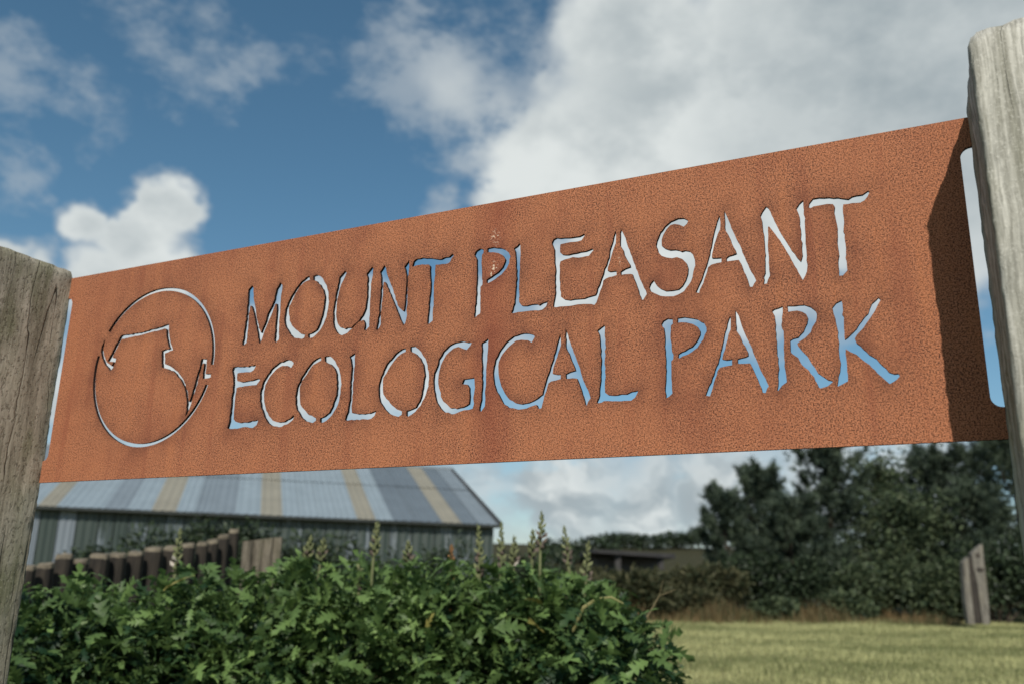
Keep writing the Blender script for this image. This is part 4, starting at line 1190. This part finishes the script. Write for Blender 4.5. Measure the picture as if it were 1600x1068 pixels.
r_ = np.random.default_rng(21)
xy = fan(120000, 7.0, 21.5, 900, 1720, r_, .8)
blades('lawn_grass', 'short mown yellowish grass of the lawn', xy, r_.uniform(.03, .07, len(xy)) * (1 + .55 * np.clip(np.sin(xy[:, 0] * 1.9 + 1.3 * np.sin(xy[:, 1])) * np.sin(xy[:, 1] * 1.6 + xy[:, 0] * .5), 0, 1)), .010, ((0.13, 0.155, 0.058), (0.49, 0.485, 0.235)), 1)
xy = np.concatenate([fan(8000, 19.0, 23.5, 990, 1500, r_), fan(6000, 20, 30, 860, 1120, r_), fan(6000, 18.2, 21.5, 930, 1140, r_, .7), fan(2500, 18.6, 20.5, 1080, 1480, r_)])
blades('tall_grass', 'uncut brown seeding grass between lawn and bushes', xy, r_.uniform(.12, .60, len(xy)) * np.where(xy[:, 0] > 7, .65, 1) * (.50 + .55 * np.sin(xy[:, 0] * 2.9 + 1) * np.sin(xy[:, 0] * .6 + xy[:, 1] * 1.9) ** 2), .013, ((0.038, 0.060, 0.024), (0.25, 0.16, 0.08)), 2, .7)

# ------------------------------------------------------------------ the acanthus hedge in front
LEAVES = [acanthus_leaf(k) for k in range(6)]
LEAF_ME = [tri_mesh('leaf', V, F, M_acan, tint=np.full(len(V), .5), smooth=True) for V, F in LEAVES]
M_yel = leaf_material('yellowing_leaf', (0.16, 0.15, 0.035), (0.32, 0.29, 0.09), 0.5, 0.25, 0.25)
YEL_ME = [tri_mesh('leaf', V, F, M_yel, tint=np.full(len(V), .5), smooth=True) for V, F in LEAVES]
M_spg = plain_material('spike_green', (0.085, 0.105, 0.045), (0.17, 0.18, 0.085), 30)
M_spm = plain_material('spike_mauve', (0.07, 0.055, 0.045), (0.15, 0.12, 0.095), 30)
M_spr = plain_material('spike_rust', (0.16, 0.075, 0.025), (0.27, 0.14, 0.05), 30)
M_spw = plain_material('spike_cream', (0.34, 0.30, 0.26), (0.46, 0.43, 0.36), 30)


def spike_mesh(length, seed, rust=False):
    r = np.random.default_rng(seed)
    mb = MB()
    mb.tube([(0, 0, -.35), (.004, 0, 0), (0, .006, length * .5), (0, 0, length)], [.0075, .007, .005, .002], 5, 2 if rust else 0)
    k = max(20, int(length / .0085))
    for i in range(k):
        f = i / k; z = length * f
        a = i * 2.4; rad = (.033 * min(1, .55 + f * 2) * (1 - f) ** .75 + .003) * r.uniform(.8, 1.2); hgt = .034 * (1 - .4 * f)
        d = np.array([math.cos(a), math.sin(a), 0]); s = np.array([-d[1], d[0], 0])
        b = np.array([0, 0, z]); w = .010 * (1 - .5 * f)
        mi = 2 if rust else (1 if (f < .42 and r.uniform() < .55) else 0)
        if not rust and f < .3 and r.uniform() < .04: mi = 3
        v = [b + d * .003 + s * w * .5, b + d * .003 - s * w * .5, b + d * rad * .8 + Z * hgt * .35 - s * w, b + d * rad * .8 + Z * hgt * .35 + s * w, b + d * rad + Z * hgt, b + d * rad * .2 + Z * hgt * .55]
        mb.add(v, [(0, 1, 2, 3), (3, 2, 4), (0, 3, 5), (1, 5, 2), (3, 4, 5), (2, 5, 4)], mi)
    return mb.mesh('flower_spike', [M_spg, M_spm, M_spr, M_spw])


# (x, top of the foliage) in the photograph, distance, half-width
CL = [
    (60, 894, 4.0, .44, 'acanthus clump at the foot of the dark left post'),
    (215, 879, 4.1, .46, 'acanthus clump in front of the log palisade, with one tall spike'),
    (385, 864, 4.2, .46, 'acanthus clump in front of the pale board panel'),
    (530, 848, 4.2, .46, 'acanthus clump with four spikes below the middle of the shed roof'),
    (680, 852, 4.2, .44, 'acanthus clump with a rust-brown dead spike below the shed roof corner'),
    (800, 858, 4.2, .40, 'acanthus clump with the three tallest spikes, right of the shed'),
    (893, 872, 4.1, .36, 'acanthus clump with spikes leaning together beside the rounded hedge end'),
    (962, 922, 4.0, .25, 'low rounded acanthus clump ending the hedge beside the lawn'),
]
SPK = [(282, 826, 895), (480, 838, 880), (504, 842, 880), (564, 864, 925), (588, 816, 870), (638, 846, 885), (707, 852, 935), (753, 820, 905), (785, 816, 900), (803, 838, 890), (831, 828, 875), (846, 800, 862), (889, 822, 885), (914, 846, 920)]


def acanthus():
    r = np.random.default_rng(77)
    roots = []
    for ci, (px, ty, d, hw, lab) in enumerate(CL):
        tpt = at(px, ty, d)
        x0 = tpt[0]; zg = float(gz(x0, d)); H = tpt[2] - zg
        root = empty('acanthus_plant', (x0, d, zg), lab, 'plant', 'acanthus clumps of the hedge')
        roots.append((x0, d, zg, root))
        rad = np.array([hw * 1.05, .62, H - .05])
        nst = int(3000 * hw / .44)
        def sample(n, inner, front):
            a = r.uniform(0, 2 * math.pi, n) if not front else r.uniform(math.pi * 1.02, math.pi * 1.98, n)
            zf = r.uniform(.25 if not front else .50, 1.0, n) ** .8
            rho = np.sqrt(np.clip(1 - (np.clip(zf - .45, 0, 1) / .58) ** 2.2, 0.03, 1)) * inner
            bump_ = 1 + (.20) * np.sin(a * 3 + ci) * np.cos(zf * 9 + ci * 2) + .14 * np.sin(a * 7 + ci * 3) * np.sin(zf * 17 + ci)
            p = np.c_[np.cos(a) * rho * rad[0] * bump_, np.sin(a) * rho * rad[1] * bump_, zf * rad[2] * (1 - .02 * r.uniform(size=n))]
            return a, zf, rho, p
        def orient(a, zf, n):
            yaw = a + r.normal(size=n) * 1.0
            pit = np.where(zf > .85, .55, .15) + (zf - .7) * .6 + r.normal(size=n) * .5
            return yaw, pit, r.normal(size=n) * .7
        # the mass of leaves that cannot be picked out singly
        a, zf, rho, p = sample(nst, 1.0, False)
        hol = np.sin(a * 6 + ci * 2.1) * np.sin(zf * 21 + ci * 1.3 + np.sin(a * 4)) + .5 * np.sin(a * 13 - ci) * np.sin(zf * 37 + ci)
        k = r.uniform(.45, 1.0, nst) ** .5
        k = np.where((hol < -.18) & (r.uniform(size=nst) < .85), k * .72, k)        # hollows between the rosettes
        p[:, :2] *= k[:, None]; p[:, 2] *= (.55 + .45 * k)
        yaw, pit, rol = orient(a, zf, nst)
        RM = rots(yaw, pit, rol); L = r.uniform(.04, .095, nst) * (1 + .5 * (r.uniform(size=nst) > .9))
        p = p - RM[:, :, 0] * (L * .55)[:, None]
        parts = []
        tn = []
        base_i = 0; VV = []; FF = []
        which = r.integers(0, 6, nst)
        for w_ in range(6):
            q = which == w_
            V, F = LEAVES[w_]
            a_, b_ = scatter(V, F, p[q], RM[q], L[q].reshape(-1, 1))
            VV.append(a_); FF.append(b_ + base_i); base_i += len(a_)
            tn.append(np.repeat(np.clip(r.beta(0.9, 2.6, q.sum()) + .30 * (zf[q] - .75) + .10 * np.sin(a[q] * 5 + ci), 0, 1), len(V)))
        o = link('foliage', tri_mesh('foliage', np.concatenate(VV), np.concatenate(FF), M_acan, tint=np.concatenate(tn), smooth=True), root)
        o['kind'] = 'stuff'
        # leaves that can be picked out, on the side towards the lawn and the sign
        n = 60 if hw > .3 else 40
        a, zf, rho, p = sample(n, 1.04, True)
        yaw, pit, rol = orient(a, zf, n)
        RM = rots(yaw, pit, rol); L = r.uniform(.075, .15, n)
        p = p - RM[:, :, 0] * (L * .45)[:, None]
        for j in range(n):
            yel = j in (11, 29) and ci % 2 == 0
            o = link('leaf', YEL_ME[j % 6] if yel else LEAF_ME[j % 6], root)
            if yel: o['label'] = 'yellowing leaf'
            m4 = Matrix([list(RM[j][0] * L[j]) + [p[j][0]], list(RM[j][1] * L[j]) + [p[j][1]], list(RM[j][2] * L[j]) + [p[j][2]], [0, 0, 0, 1]])
            o.matrix_local = m4
    for si, (px, ty, by, ) in enumerate(SPK):
        d = 4.05 + r.uniform(-.15, .35)
        t = at(px, ty, d); b = at(px, by, d)
        ln = t[2] - b[2]
        best = min(roots, key=lambda q: abs(q[0] - t[0]))
        o = link('flower_spike', spike_mesh(ln, si, rust=(px == 707)), best[3])
        o.location = (t[0] - best[0], d - best[1], b[2] - best[2])
        o.rotation_euler = (r.normal() * .05, r.normal() * .06, r.uniform(0, 6))
        if px == 707: o['label'] = 'rust-brown withered flower spike'
    # pale bowed stems at the right-hand end
    m_straw = plain_material('straw_stem', (0.16, 0.17, 0.06), (0.25, 0.23, 0.10), 12)
    m_dry = plain_material('dry_stem', (0.14, 0.115, 0.06), (0.20, 0.165, 0.09), 12)
    x0, d, zg, root = roots[7]
    o_ = np.array([x0, d, zg])
    mb = MB(); mb.tube([at(895, 985, 3.75) - o_, at(912, 948, 3.7) - o_, at(932, 935, 3.68) - o_, at(955, 932, 3.66) - o_, at(974, 942, 3.65) - o_], [.008, .007, .006, .005, .003], 6)
    link('bowed_stem', mb.mesh('bowed_stem', m_straw), root)
    mb = MB(); mb.tube([at(1000, 1010, 3.9) - o_, at(1010, 965, 3.9) - o_, at(1030, 930, 3.92) - o_, at(1056, 920, 3.95) - o_], [.003, .0028, .002, .001], 5)
    mb.tube([at(1030, 930, 3.92) - o_, at(1036, 905, 3.9) - o_], [.0018, .001], 4)
    link('dry_twig', mb.mesh('dry_twig', m_dry), root)


acanthus()
